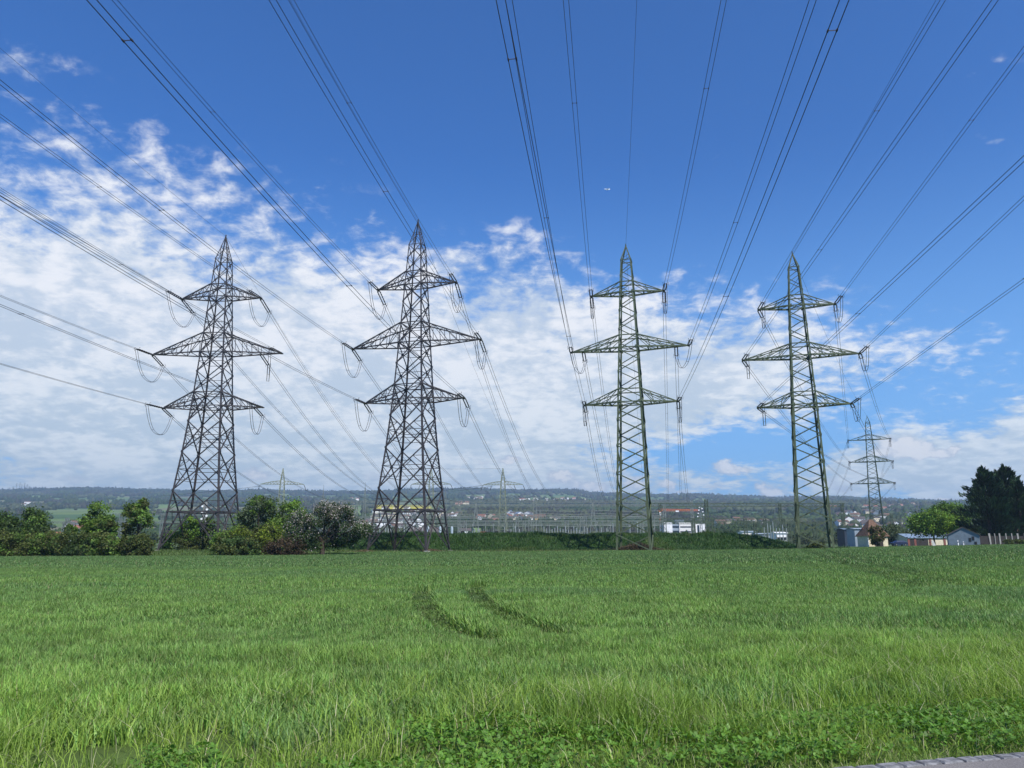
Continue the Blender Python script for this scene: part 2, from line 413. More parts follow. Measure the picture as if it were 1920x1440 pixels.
def arm_A(root, P, m_, z, rise, L, side, w_=.16, nb=4, name='crossarm'):
    """tapered trussed crossarm: four chords meeting at the tip"""
    mb = MB(); tip = Vector((side * L, 0, z)); tipu = tip + Vector((-side * .25, 0, .12))
    h0 = body_prof(P, z); h1 = body_prof(P, z + rise)
    B = [Vector((side * h0, j * h0, z)) for j in (-1, 1)]; T_ = [Vector((side * h1, j * h1, z + rise)) for j in (-1, 1)]
    for q in B: mb.bar(q, tip, w_ * 1.35, w_)
    for q in T_: mb.bar(q, tipu, w_ * 1.2, w_)
    fr = [i / nb for i in range(1, nb)]
    prev = None
    for f in [0] + fr:
        b = [q.lerp(tip, f) for q in B]; t = [q.lerp(tipu, f) for q in T_]
        if f > 0:
            for k_ in (0, 1): mb.bar(b[k_], t[k_], w_ * .5)
            mb.bar(b[0], b[1], w_ * .6); mb.bar(t[0], t[1], w_ * .5)
        if prev:
            pb, pt = prev
            for k_ in (0, 1): mb.bar(pt[k_], b[k_], w_ * .55)
            mb.bar(pb[0], b[1], w_ * .45); mb.bar(pt[1], t[0], w_ * .4)
        prev = (b, t)
    for k_ in (0, 1): mb.bar(prev[1][k_], prev[0][k_].lerp(tip, .5), w_ * .45)
    mb.box(tip.x - .25, tip.x + .25, -.35, .35, z - .1, z + .08)
    return mb.build(name, m_, root)
def arm_B(root, P, m_, z, rise, L, side, w_=.2, name='crossarm', nf=2):
    """light crossarm: deep bottom chords hung from stays that fan out of the mast"""
    mb = MB(); tip = Vector((side * L, 0, z))
    h0 = body_prof(P, z); h1 = body_prof(P, z + rise)
    for j in (-1, 1):
        b = Vector((side * h0, j * h0, z)); t = Vector((side * h1, j * h1, z + rise))
        mb.bar(b, tip, w_ * 1.5, w_ * 1.1); mb.bar(t, tip, w_ * .8, w_ * .7)
        for q in range(1, nf + 1):
            f = q / (nf + 1); c = b.lerp(tip, f); mb.bar(t, c, w_ * .55)
            tt = t.lerp(tip, f * .75); mb.bar(tt, c, w_ * .45)
    for q in range(1, nf + 2):
        f = q / (nf + 2) * .95
        a = Vector((side * h0, -h0, z)).lerp(tip, f); b = Vector((side * h0, h0, z)).lerp(tip, f)
        mb.bar(a, b, w_ * 1.1)
        f2 = (q - 1) / (nf + 2) * .95; a2 = Vector((side * h0, -h0, z)).lerp(tip, f2); mb.bar(a2, b, w_ * .5)
    mb.box(tip.x - .2, tip.x + .2, -.4, .4, z - .14, z + .10)
    return mb.build(name, m_, root)

def pylon_A(root, hs, Ls, m_):
    zE, zU, zM, zL = hs
    P = [(-1, 5.95), (0, 5.62), (7.0, 4.88), (10.9, 4.40), (18.2, 3.66), (27.1, 2.94), (37.85, 2.33), (49.3, 1.72), (57.4, 1.28), (60, .62), (zE, .08)]
    build_legs(root, P, m_, .36, .16, -.1, [7, 10.9, 18.2, 24.1, 29.8, 33.9, 37.85, 41.7, 45.9, 49.3, 51.9, 54.6, 57.4, 60, zE])
    C = lambda z, k_: corner(P, z, k_ % 4)
    mb = MB()          # base section: K frames below and above the belt
    for k_ in range(4):
        b0, b1 = C(7, k_), C(7, k_ + 1); mid = (b0 + b1) / 2
        mb.bar(b0, b1, .26)
        mb.bar(C(0, k_), mid, .2); mb.bar(C(0, k_ + 1), mid, .2)
        mb.bar(C(10.9, k_), mid, .2); mb.bar(C(10.9, k_ + 1), mid, .2)
        for s_ in (k_, k_ + 1):
            o = C(0, s_); l3, l5 = C(2.6, s_), C(4.8, s_)
            d3 = o.lerp(mid, .37); d5 = o.lerp(mid, .69)
            mb.bar(l3, d3, .11); mb.bar(l5, d5, .12); mb.bar(l3, d5, .1); mb.bar(C(4.8, s_), o.lerp(mid, .37), .09); mb.bar(b0.lerp(mid, .45) if s_ == k_ else b1.lerp(mid, .45), d5, .1)
            q = C(10.9, s_).lerp(mid, .5); mb.bar(C(9, s_), q, .1); mb.bar(C(7, s_), q, .1)
    mids = [(C(7, k_) + C(7, k_ + 1)) / 2 for k_ in range(4)]
    for k_ in range(4): mb.bar(mids[k_], mids[(k_ + 1) % 4], .12)
    mb.build('base_bracing', m_, root)
    mb = MB()
    nodes = [10.9, 18.2, 24.1, 29.8, 33.9, 37.85, 41.7, 45.9, 49.3, 51.9, 54.6, 57.4]
    for a, b in zip(nodes[:-1], nodes[1:]):
        w_ = .18 if a < 29 else (.145 if a < 49 else .10)
        for k_ in range(4):
            p0, p1, q0, q1 = C(a, k_), C(a, k_ + 1), C(b, k_), C(b, k_ + 1)
            h0 = body_prof(P, a); h1 = body_prof(P, b); f = h0 / (h0 + h1)
            x = p0.lerp(q1, f); zx = x.z
            mb.bar(p0, q1, w_); mb.bar(p1, q0, w_)
            dd = (p1 - p0).normalized(); mb.bar(x - dd * .22, x + dd * .22, .38 if a < 40 else .26); mb.bar(p0 - dd * .05, p0 + dd * .30, .34 if a < 40 else .22)
            if a < 45: mb.bar(C(zx, k_), C(zx, k_ + 1), w_ * .55)
            if a < 29:        # redundant members stiffen legs and diagonals
                for (leg, pa, qa) in ((k_, p0, q0), (k_ + 1, p1, q1)):
                    for (o_, e_, zz_) in ((pa, x, (a + zx) / 2), (qa, x, (b + zx) / 2)):
                        mdd = o_.lerp(e_, .5)
                        mb.bar(C(zz_, leg), mdd, .09); mb.bar(C(zx, leg), mdd, .09)
                mb.bar(p0.lerp(x, .5), p1.lerp(x, .5), .08) if a < 20 else None
    for z in (27.1, 29.8, 37.85, 41.7, 49.3, 51.9, 57.4):
        for k_ in range(4): mb.bar(C(z, k_), C(z, k_ + 1), .15 if z < 55 else .09)
        if z < 55: mb.bar(C(z, 0), C(z, 2), .09); mb.bar(C(z, 1), C(z, 3), .09)
    mb.build('mast_bracing', m_, root)
    mb = MB()
    for k_ in range(4):
        mb.bar(C(57.4, k_), C(60, k_ + 1), .08); mb.bar(C(60, k_), C(60, k_ + 1), .08); mb.bar(C(60, k_), (0, 0, zE), .08)
        mb.bar((C(57.4, k_) + C(57.4, k_ + 1)) / 2, C(60, k_), .07)
    mb.bar((0, 0, zE - .3), (0, 0, zE + .35), .18)
    mb.build('peak', m_, root)
    for z, r_, L, nb in ((zU, 2.6, Ls[0], 4), (zM, 3.85, Ls[1], 5), (zL, 2.7, Ls[2], 4)):
        for s_ in (-1, 1): arm_A(root, P, m_, z, r_, L, s_, .17, nb)
    return P
def pylon_B(root, hs, Ls, m_, heavy=1.0, footing=True):
    zE, zU, zM, zL = hs; zs_ = zE - 3.2
    P = [(-2, 3.22), (0, 3.08), (26.6, 2.22), (37, 1.80), (47.5, 1.40), (zs_, 1.0), (zE, .06)]
    zsegs = [8, 16, zL, zM, zU, zs_, zE]
    build_legs(root, P, m_, .39 * heavy, .20 * heavy, -.1 if footing else -2, zsegs, footing)
    C = lambda z, k_: corner(P, z, k_ % 4)
    mb = MB(); zz_ = [0.0]
    while zz_[-1] < zs_ - 1.0:
        zz_.append(zz_[-1] + .8 + .33 * 2 * body_prof(P, zz_[-1]))
    zz_[-1] = zs_
    for i, (a, b) in enumerate(zip(zz_[:-1], zz_[1:])):
        w_ = (.20 if a < 26 else .15 if a < 47 else .11) * heavy
        for k_ in range(4):
            s_ = (i + k_) % 2
            mb.bar(C(a, k_ + (1 - s_)), C(b, k_ + s_), w_)
    for z, r_ in ((zL, 2.4), (zM, 2.4), (zU, 2.1)):
        for zz2 in (z, z + r_):
            for k_ in range(4): mb.bar(C(zz2, k_), C(zz2, k_ + 1), .18 * heavy)
        mb.bar(C(z, 0), C(z, 2), .12); mb.bar(C(z, 1), C(z, 3), .12)
    for k_ in range(4):      # gusset plates where legs are spliced
        for z in (8, 16, zL, zM, zU):
            c = C(z, k_); i, j = LEGOFF[k_]; mb.box(min(c.x, c.x - i * .5), max(c.x, c.x - i * .5), c.y - .03, c.y + .03, z - .35, z + .35)
    mb.build('mast_bracing', m_, root)
    mb = MB()
    for k_ in range(4): mb.bar(C(zs_, k_), C(zs_, k_ + 1), .14)
    zmid = zs_ + 1.2
    for k_ in range(4): mb.bar(C(zs_, k_), (0, 0, zE), .07)
    mb.bar(C(zs_, 0), C(zmid, 1), .08); mb.bar(C(zs_, 3), C(zmid, 2), .08)
    mb.bar((0, 0, zE - .2), (0, 0, zE + .3), .16)
    mb.build('peak', m_, root)
    for z, r_, L, nf in ((zU, 2.1, Ls[0], 1), (zM, 2.4, Ls[1], 3), (zL, 2.4, Ls[2], 2)):
        for s_ in (-1, 1): arm_B(root, P, m_, z, r_, L, s_, .2 * heavy, 'crossarm', nf)
    return P

PY = {
 1: dict(X=-58.32, Y=147.6, a=.038, h=[62.5, 49.3, 37.85, 27.1], L=[8.03, 12.97, 9.89], t='A', who='leftmost pylon'),
 2: dict(X=-18.23, Y=140, a=.284, h=[62.5, 49.3, 37.85, 27.1], L=[8.03, 12.97, 9.89], t='A', who='second pylon'),
 3: dict(X=21.94, Y=140, a=.255, h=[57.56, 47.81, 36.96, 26.63], L=[6.88, 10.96, 8.58], t='B', who='third pylon'),
 4: dict(X=55.47, Y=144, a=.274, h=[57.57, 46.41, 36.39, 26.86], L=[7.05, 10.6, 8.37], t='B', who='fourth pylon'),
 5: dict(X=161.15, Y=345, a=.388, h=[57.29, 46.43, 36.48, 26.82], L=[8.67, 8.82, 8.81], t='B', who='distant pylon')}
PLAB = {1: 'tall dark steel lattice pylon with three crossarms, rising from the shrubs at the left',
        2: 'tall dark steel lattice pylon standing right of the blossoming apple tree',
        3: 'slim green painted lattice pylon with brown brush heap between its legs',
        4: 'slim green painted lattice pylon, nearest one to the hip roof house',
        5: 'distant dark green lattice pylon seen behind the hip roof house'}
# near-side wires: azimuth, slope, curvature
W1 = {1: {"E": [0.0772, 0.0355, 0.000259], "UL": [0.0647, 0.0263, 0.000259], "UR": [0.0873, 0.0416, 0.000259], "ML": [0.0811, 0.0388, 0.000259], "MR": [0.0867, 0.0423, 0.000259], "LL": [0.0793, 0.0369, 0.000259], "LR": [0.0769, 0.0342, 0.000259]},
 2: {"E": [0.1066, 0.041, 0.000395], "UL": [0.1108, 0.042, 0.000395], "UR": [0.1137, 0.0427, 0.000395], "ML": [0.1103, 0.0418, 0.000395], "MR": [0.1127, 0.0425, 0.000395], "LL": [0.1112, 0.0424, 0.000395], "LR": [0.1087, 0.0413, 0.000395]},
 3: {"E": [0.1267, 0.0187, 0.000398], "UL": [0.128, 0.0188, 0.000398], "UR": [0.1246, 0.0189, 0.000398], "ML": [0.1207, 0.0183, 0.000398], "MR": [0.1282, 0.0185, 0.000398], "LL": [0.1321, 0.0191, 0.000398], "LR": [0.1269, 0.0187, 0.000398]},
 4: {"E": [0.1205, -0.0455, -2.1e-05], "UL": [0.112, -0.0431, -2.1e-05], "ML": [0.1042, -0.0403, -2.1e-05], "LL": [0.096, -0.0338, -2.1e-05], "UR": [0.1447, -0.0541, -2.1e-05], "MR": [0.133, -0.052, -2.1e-05], "LR": [0.1212, -0.0466, -2.1e-05]}}
# far-side wires: end pixel and end distance (landing gantries of the switchyard)
W2 = {1: dict(E=(772, 940, 330), UL=(727, 940, 330), UR=(774, 940, 330), ML=(628, 940, 330), MR=(738, 940, 330), LL=(588, 940, 330), LR=(726, 940, 330)),
      2: dict(E=(1014, 940, 330), UL=(932, 940, 330), UR=(1010, 940, 330), ML=(916, 940, 330), MR=(1046, 940, 330), LL=(866, 940, 330), LR=(1000, 940, 330)),
      3: dict(E=(1209, 940, 330), UL=(1162, 940, 330), UR=(1252, 940, 330), ML=(1160, 940, 330), MR=(1276, 940, 330), LL=(1140, 940, 330), LR=(1292, 940, 330)),
      4: dict(UR='UL', MR='UR', LR='MR', UL='ML', ML='LL', LL='LR', E='E'),
      5: dict(UL=(1549, 928, 450), ML=(1568, 930, 450), LL=(1570, 938, 450), UR=(1640, 935, 450), MR=(1622, 934, 450), LR=(1636, 946, 450))}
INB = {1: dict(MR=4.2, LR=1.6), 2: {}, 3: dict(ML=2.3, MR=2.3), 4: {}, 5: {}}
SIDE = dict(U='top', M='middle', L='lower'); SD = dict(L='left', R='right')
def tip_world(k_, n, inb=0.0):
    p = PY[k_]
    if n == 'E': return Vector((p['X'], p['Y'], p['h'][0]))
    i = 'UML'.index(n[0]); s_ = -1 if n[1] == 'L' else 1; L = p['L'][i] - inb
    return Vector((p['X'] + s_ * L * math.cos(p['a']), p['Y'] - s_ * L * math.sin(p['a']), p['h'][i + 1]))
def bundle(name, label, cat, pts, sep, r, group, spacers=()):
    """one span: two sub-conductors side by side, spacers as parts"""
    root = None; mb = MB(); mid = pts[len(pts) // 2]
    d = (pts[-1] - pts[0]); sdv = Vector((d.y, -d.x, 0)).normalized()
    if sep:
        for s_ in (-1, 1): mb.tube([p + sdv * sep / 2 * s_ for p in pts], r, 5)
    else: mb.tube(pts, r, 5)
    o = mb.build(name, M['wire']); tag(o, label, cat, group)
    for s_ in spacers:
        i = min(int(s_ * (len(pts) - 1)), len(pts) - 2); q = pts[i].lerp(pts[i + 1], s_ * (len(pts) - 1) - i)
        sp = MB(); dd = (pts[i + 1] - pts[i]).normalized()
        sp.bar(q - sdv * sep / 2, q + sdv * sep / 2, .035)
        for z_ in (-1, 1): sp.bar(q + sdv * sep / 2 * z_ - dd * .12, q + sdv * sep / 2 * z_ + dd * .10, .08)
        sp.build('spacer', M['steel_dark'], o)
    return o
random.seed(4)
for k_, p in PY.items():
    root = empty('power_pylon', (p['X'], p['Y'], 0), -p['a'])
    tag(root, PLAB[k_], 'pylon', 'lattice power pylons')
    p['root'] = root
    bz = gz(p['X'], p['Y'])
    if p['t'] == 'A': pylon_A(root, p['h'], p['L'], M['steel_dark'])
    else: pylon_B(root, p['h'], p['L'], M['steel_green'] if k_ < 5 else M['steel_green2'], 1.0 if k_ < 5 else .95, True)
def to_local(k_, w_):
    p = PY[k_]; q = Vector(w_) - Vector((p['X'], p['Y'], 0)); c, s_ = math.cos(p['a']), math.sin(p['a'])
    return Vector((q.x * c - q.y * s_, q.x * s_ + q.y * c, q.z))
def wire_far(a, b, sagk):
    L = (b - a).length; n = 26; pts = []
    for i in range(n + 1):
        t = i / n; q = a.lerp(b, t); q.z -= sagk * L * L * t * (1 - t); pts.append(q)
    return pts
for k_, p in PY.items():
    slen = 5.6 if p['t'] == 'A' else (4.6 if k_ < 5 else 4.0)
    nearends = {}; farends = {}
    if k_ in W1:
        for n, (th, b, c) in W1[k_].items():
            t0 = tip_world(k_, n); d0 = Vector((-math.sin(th), -math.cos(th), -b))
            f = lambda s_: t0 + Vector((-math.sin(th) * s_, -math.cos(th) * s_, -b * s_ + c * s_ * s_))
            s0 = 0.0 if n == 'E' else slen
            ss = np.concatenate([np.linspace(s0, 60, 14), np.linspace(64, 150, 40), np.linspace(156, 280, 12)])
            pts = [f(x) for x in ss]
            if n == 'E':
                bundle('earth_wire', 'thin single earth wire from the peak of the ' + p['who'] + ' to overhead', 'power line', pts, 0, .02, 'earth wires on the pylon peaks')
            else:
                bundle('power_line', f"twin cable from the {SIDE[n[0]]} {SD[n[1]]} arm of the {p['who']} to overhead", 'power line', pts, .48, .027, 'twin cables hung from the pylon arms',
                       [x + random.uniform(-.04, .04) for x in (.2, .48, .72)])
                nearends[n] = pts[0]
                la, lb = to_local(k_, t0), to_local(k_, pts[0]); ins_string(p['root'], la, lb - la, (lb - la).length, None)
    for n, e in W2[k_].items():
        inb = INB[k_].get(n, 0.0); a = tip_world(k_, n, inb)
        if isinstance(e, str):
            b = tip_world(5, e)
            if e != 'E': b = b + (a - b).normalized() * 4.2
        else:
            b = at(*e)
        sagk = .00062 if k_ < 4 else .00028
        if k_ == 5: sagk = .0003
        full_ = wire_far(a, b, sagk); s0 = 0 if n == 'E' else slen
        # start after the insulator string
        L = (b - a).length; tt = s0 / L; d0 = (full_[1] - full_[0]).normalized(); st = a + d0 * s0
        pts = [st] + full_[1:] if (full_[1] - a).length > s0 + .5 else [st] + full_[2:]
        dest = {1: 'to the switchyard', 2: 'to the switchyard', 3: 'to the switchyard', 4: 'to the distant pylon', 5: 'to the hill'}[k_]
        if n == 'E': bundle('earth_wire', 'thin earth wire from the peak of the ' + p['who'] + ' ' + dest, 'power line', pts, 0, .022, 'earth wires on the pylon peaks')
        else:
            bundle('power_line', f"twin cable from the {SIDE[n[0]]} {SD[n[1]]} arm of the {p['who']} {dest}", 'power line', pts, .5, .036, 'twin cables hung from the pylon arms', (.3, .62) if k_ < 5 else ())
            farends[n] = st
            la, lb = to_local(k_, a), to_local(k_, st); ins_string(p['root'], la, lb - la, (lb - la).length, None)
            if isinstance(e, str) and e != 'E':
                la, lb = to_local(5, tip_world(5, e)), to_local(5, b); ins_string(PY[5]['root'], la, lb - la, 4.2, None); PY[5].setdefault('ne', {})[e] = b
    if k_ == 5: nearends = PY[5].get('ne', {})
    for n in farends:
        if n in nearends:
            jumper(p['root'], to_local(k_, nearends[n]), to_local(k_, farends[n]), 4.6 if p['t'] == 'A' else 3.4 if k_ < 5 else 3.0)
#=====END_PYLONS
# ------------------------------------------------------------------ foliage tools
def quads_from(cen, ax, sd_, L, Wd):
    """diamond leaves: centre, long axis, side axis -> verts, faces"""
    n = len(cen)
    V = np.empty((n, 4, 3), np.float32)
    V[:, 0] = cen - ax * (L * .5)[:, None]; V[:, 2] = cen + ax * (L * .5)[:, None]
    V[:, 1] = cen - sd_ * (Wd * .5)[:, None]; V[:, 3] = cen + sd_ * (Wd * .5)[:, None]
    return V.reshape(-1, 3), np.arange(n * 4).reshape(n, 4)
def rnd_dirs(rng, n, zb=0.0):
    v = rng.normal(size=(n, 3)); v[:, 2] += zb
    return v / np.linalg.norm(v, axis=1)[:, None]
def leaf_mesh(name, rng, C, colr, L, parent, m_=None, zb=.2, asp=.6, outw=None, spread=.5):
    n = len(C); ax = rnd_dirs(rng, n, zb)
    if outw is not None:
        ax = outw + ax * spread; ax /= np.linalg.norm(ax, axis=1)[:, None]
    s_ = np.cross(ax, rnd_dirs(rng, n)); s_ /= np.linalg.norm(s_, axis=1)[:, None] + 1e-6
    l = L * rng.choice([.55, .8, 1.0, 1.3, 1.7], n, p=[.2, .25, .25, .2, .1])
    V, Fq = quads_from(C.astype(np.float32), ax, s_, l, l * asp)
    return mesh_np(name, V, Fq, m_ or M['leaf'], parent, np.repeat(colr, 4, axis=0))
def clumps(rng, n, env, shell=.45, flat=.0):
    """clump centres in an ellipsoid envelope env=(cx,cy,cz,rx,ry,rz)"""
    d = rnd_dirs(rng, n); r = rng.uniform(shell, 1.0, n) ** .6
    d = d * r[:, None]
    return np.stack([env[0] + d[:, 0] * env[3], env[1] + d[:, 1] * env[4], env[2] + d[:, 2] * env[5]], 1)
PAL = {'bright': (.135, .23, .03), 'mid': (.10, .17, .03), 'olive': (.080, .100, .025), 'dark': (.055, .095, .025), 'yellow': (.15, .20, .022),
       'greygreen': (.085, .115, .055), 'brown': (.085, .060, .035), 'bluegreen': (.045, .085, .035), 'deep': (.020, .044, .017), 'maple': (.095, .18, .022)}
def tree(name, label, cat, group, px, ytop, wpx, Y, pal, seed, n=5200, leaf=.30, base_y=None, low=.12, trunk=.16, envs=None, nclump=46, cr=.17, gap=1.0, limbs=7, pal2=None, dep=.8, loc=None, h=None, wm=None):
    rng = np.random.default_rng(seed); rr = random.Random(seed)
    px = px + (px - 960) / 7400 * (1014 - ytop) * .6
    p = put(px, 0, Y) if loc is None else Vector(loc)
    H = (zat(ytop, Y) - p.z) if h is None else h
    Wm = (wpx * 1.12 / FPX * Y) if wm is None else wm; n = int(n * 1.7); leaf = leaf * 1.08; nclump = int(nclump * 1.25)
    root = empty(name, p); tag(root, label, cat, group)
    zc0 = H * low
    E_ = envs or [(0, 0, .5, 1.0, 1.0, 1.0)]
    CC = []
    for (ex, ez, sx, sz, wt) in [(e[0], e[1], e[3], e[4], e[5]) if len(e) > 5 else (0, 0, 1, 1, 1) for e in E_]:
        env = (ex * Wm / 2, 0, zc0 + (H - zc0) * (.5 + ez * .5), Wm / 2 * sx * .86, Wm / 2 * sx * dep, (H - zc0) / 2 * sz * .92)
        CC.append(clumps(rng, max(4, int(nclump * wt)), env))
    CC = np.concatenate(CC); k_ = len(CC)
    which = rng.integers(0, k_, n)
    rad = cr * min(Wm, H * 1.2) * rng.uniform(.55, 1.25, k_) * gap
    off = rng.normal(size=(n, 3)) * .5; off[:, 2] *= .75
    P_ = CC[which] + off * rad[which][:, None]
    P_[:, 2] = np.maximum(P_[:, 2], .1)
    base = np.array(PAL[pal]); cb = np.repeat(base[None], k_, 0)
    if pal2: cb[rng.random(k_) < .45] = PAL[pal2]
    cb = cb * rng.uniform(.55, 1.45, k_)[:, None]
    c = cb[which] * rng.uniform(.7, 1.35, (n, 1)) * (1 + rng.normal(size=(n, 3)) * .06)
    leaf_mesh('foliage', rng, P_, np.clip(c, .004, 1), leaf, root)
    mb = MB()
    if trunk:
        top = Vector((rr.uniform(-.2, .2), 0, H * .62))
        mb.tube([Vector((0, 0, -.3)), Vector((rr.uniform(-.1, .1), 0, H * .2)), top * .7, top], [trunk * 1.35, trunk, trunk * .6, trunk * .25], 8)
        for i in range(limbs):
            t = CC[rr.randrange(k_)]; s_ = Vector((0, 0, H * rr.uniform(.14, .45))); e = Vector(t)
            mdl = s_.lerp(e, .5) + Vector((rr.uniform(-.3, .3), rr.uniform(-.3, .3), -.06 * H))
            mb.tube([s_, mdl, e], [trunk * .55, trunk * .35, trunk * .12], 5)
        mb.build('trunk', M['bark'], root)
    return root, CC, rng

# ------------------------------------------------------------------ crop and verge
def blades(name, rng, X, Y, H, Wd, lean, colr, rows, label, cat, m_=None, zoff=0.0, Z=None):
    n = len(X); Z = ground_z(X, Y) if Z is None else Z
    a = rng.uniform(0, 2 * np.pi, n); l = lean * rng.uniform(.2, 1.3, n) * H
    dxy = np.stack([np.cos(a), np.sin(a)], 1)
    b = a + np.pi / 2 + rng.normal(size=n) * .5; sxy = np.stack([np.cos(b), np.sin(b)], 1)
    V = np.empty((n, rows, 2, 3), np.float32)
    ws = {2: [1.0, .35], 3: [.75, 1.0, .12]}[rows]; tsr = {2: [0, 1], 3: [0, .55, 1]}[rows]
    for i, (wf, t) in enumerate(zip(ws, tsr)):
        cx = X + dxy[:, 0] * l * t ** 2; cy = Y + dxy[:, 1] * l * t ** 2
        cz = Z + zoff + H * (t - .22 * (l / np.maximum(H, .01)) * t ** 3)
        for s_ in (0, 1):
            sg = (s_ - .5) * wf
            V[:, i, s_, 0] = cx + sxy[:, 0] * Wd * sg; V[:, i, s_, 1] = cy + sxy[:, 1] * Wd * sg; V[:, i, s_, 2] = cz
    base = (np.arange(n) * rows * 2)[:, None]
    F_ = [base + np.array([[2 * i, 2 * i + 1, 2 * i + 3, 2 * i + 2]]) for i in range(rows - 1)]
    return V.reshape(-1, 3), np.concatenate(F_), np.repeat(colr, rows * 2, axis=0)
def join_stuff(name, parts, label, cat, m_):
    off = 0; Vs = []; Fs = []; Cs = []
    for V, F_, c in parts: Vs.append(V); Fs.append(F_ + off); Cs.append(c); off += len(V)
    o = mesh_np(name, np.concatenate(Vs), np.concatenate(Fs), m_, None, np.concatenate(Cs)); tag(o, label, cat, None, 'stuff'); return o
def edge_d(X, Y): return (Y - 5.6 - .257 * X) / 1.0325
def ground_px(px, py, h=.15):
    a = math.atan((720 - py) / FPX) + PITCH
    Y = 10.0
    for _ in range(20):
        x = at(px, py, Y).x; Y = (EYE - gz(x, Y) - h) / math.tan(-a)
    return np.array([at(px, py, Y).x, Y])
def dist_poly(X, Y, pts):
    D = np.full(X.shape, 1e9)
    for (a, b) in zip(pts[:-1], pts[1:]):
        d = b - a; L2 = d @ d; t = np.clip(((X - a[0]) * d[0] + (Y - a[1]) * d[1]) / L2, 0, 1)
        D = np.minimum(D, np.hypot(X - a[0] - t * d[0], Y - a[1] - t * d[1]))
    return D
TR1 = [ground_px(*q) for q in ((800, 1102), (791, 1114), (794, 1130), (815, 1158), (865, 1183), (930, 1202))]
TR2 = [ground_px(*q) for q in ((900, 1094), (890, 1106), (898, 1121), (935, 1145), (990, 1172), (1060, 1192))]
TR3 = [ground_px(*q) for q in ((1540, 1028), (1600, 1045), (1690, 1068), (1830, 1100))]
TR4 = [ground_px(*q) for q in ((1505, 1030), (1556, 1045), (1630, 1068), (1740, 1100))]
WEND_T = [-.9, -.32, -.24, -.17, .9]; WEND_Y = [116, 119, 128, 136, 136]
rng = np.random.default_rng(12)
def region(y0, y1, dens):
    area = .78 * (y1 ** 2 - y0 ** 2) + 3 * (y1 - y0); n = int(area * dens)
    Y = np.sqrt(rng.uniform(y0 ** 2, y1 ** 2, n)); X = rng.uniform(-1, 1, n) * (.78 * Y + 1.5)
    return X, Y
parts = []
for (y0, y1, dens, rows, wd) in ((6.2, 14, 1700, 3, .0108), (14, 26, 720, 3, .0155), (26, 52, 210, 2, .026), (52, 137, 26, 2, .065)):
    X, Y = region(y0, y1, dens)
    d = edge_d(X, Y); jit = fbm(X / .9, Y / .9, 41, 3)
    keep = (d > 2.2 + (jit - .5) * 2.2) & (Y < np.interp(X / Y, WEND_T, WEND_Y) + (jit - .5) * 1.5) & (rng.random(len(X)) < .55 + .45 * smooth01(2.0, 4.2, d))
    X, Y, d, jit = X[keep], Y[keep], d[keep], jit[keep]
    n = len(X)
    big = fbm(X / 9, Y / 4, 43, 3); mid = fbm(X / 1.6, Y / 1.6, 44, 3)
    H = .27 * (.62 + .5 * mid + .25 * rng.random(n)) * (.82 + .25 * big) * (.70 + .30 * smooth01(2.5, 4.5, d))
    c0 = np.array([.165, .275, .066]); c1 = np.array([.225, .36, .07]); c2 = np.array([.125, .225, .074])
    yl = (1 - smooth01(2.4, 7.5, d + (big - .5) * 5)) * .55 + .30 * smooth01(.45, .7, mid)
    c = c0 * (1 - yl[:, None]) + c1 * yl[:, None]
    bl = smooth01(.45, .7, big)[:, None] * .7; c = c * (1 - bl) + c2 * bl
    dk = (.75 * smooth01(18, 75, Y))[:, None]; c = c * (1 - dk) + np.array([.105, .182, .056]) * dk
    clmp = fbm(X / .35, Y / .35, 47, 2); c *= (1 + (.36 * smooth01(.3, .7, clmp) - .16) * (1 - .6 * smooth01(12, 30, Y)))[:, None]; H = H * (.9 + .2 * clmp)
    c *= rng.uniform(.62, 1.45, (n, 1)); c *= (1 + rng.normal(size=(n, 3)) * .07)
    dry = rng.random(n) < .025; c[dry] = (.26, .24, .11)
    D = np.minimum(dist_poly(X, Y, TR1), dist_poly(X, Y, TR2)); tr = (1 - smooth01(.24, .40, D)) * (.7 + .3 * smooth01(.3, .6, fbm(X / 1.1, Y / 1.1, 48, 2)))
    D3 = np.minimum(dist_poly(X, Y, TR3), dist_poly(X, Y, TR4)); tr3 = (1 - smooth01(.3, .9, D3)) * .6
    tt_ = np.maximum(tr, tr3)
    H = H * (1 - .82 * tt_); c = c * (1 - .35 * tt_[:, None])  # wheel tracks: blades lowered, and shade of the ruts painted into their colour
    far_w = wd * (1 + .4 * rng.random(n))
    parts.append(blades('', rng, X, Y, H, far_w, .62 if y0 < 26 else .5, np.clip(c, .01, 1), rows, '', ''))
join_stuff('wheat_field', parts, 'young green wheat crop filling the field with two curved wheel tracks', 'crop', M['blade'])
# verge: meadow grass in tufts
parts = []
n = 190000
X = rng.uniform(-6, 9.5, n); Y = rng.uniform(3.2, 13.5, n); d = edge_d(X, Y)
tuft = fbm(X / .35, Y / .35, 51, 2); patch = fbm(X / 1.3, Y / 1.3, 52, 3)
big_t = np.exp(-(((X - .9) / .9) ** 2 + ((Y - 7.6) / .8) ** 2)) + .8 * np.exp(-(((X - 2.2) / .7) ** 2 + ((Y - 7.3) / .5) ** 2)) + .8 * np.exp(-(((X + 4.1) / .4) ** 2 + ((Y - 6.4) / .4) ** 2)) + .5 * smooth01(3.0, 5.0, X)
keep = (d > .12) & (d < 5.2 + (patch - .5) * 3) & (rng.random(n) < np.clip(.12 + 1.3 * (tuft - .38) + big_t * .8, .05, 1) * (1 - .75 * smooth01(3.2, 5.2, d)))
X, Y, d, tuft, patch, big_t = [q[keep] for q in (X, Y, d, tuft, patch, big_t)]
n = len(X); H = (.07 + .12 * smooth01(.3, 2.0, d) + .14 * tuft) * (.6 + .7 * rng.random(n)) * (1 + .55 * np.clip(big_t, 0, 1))
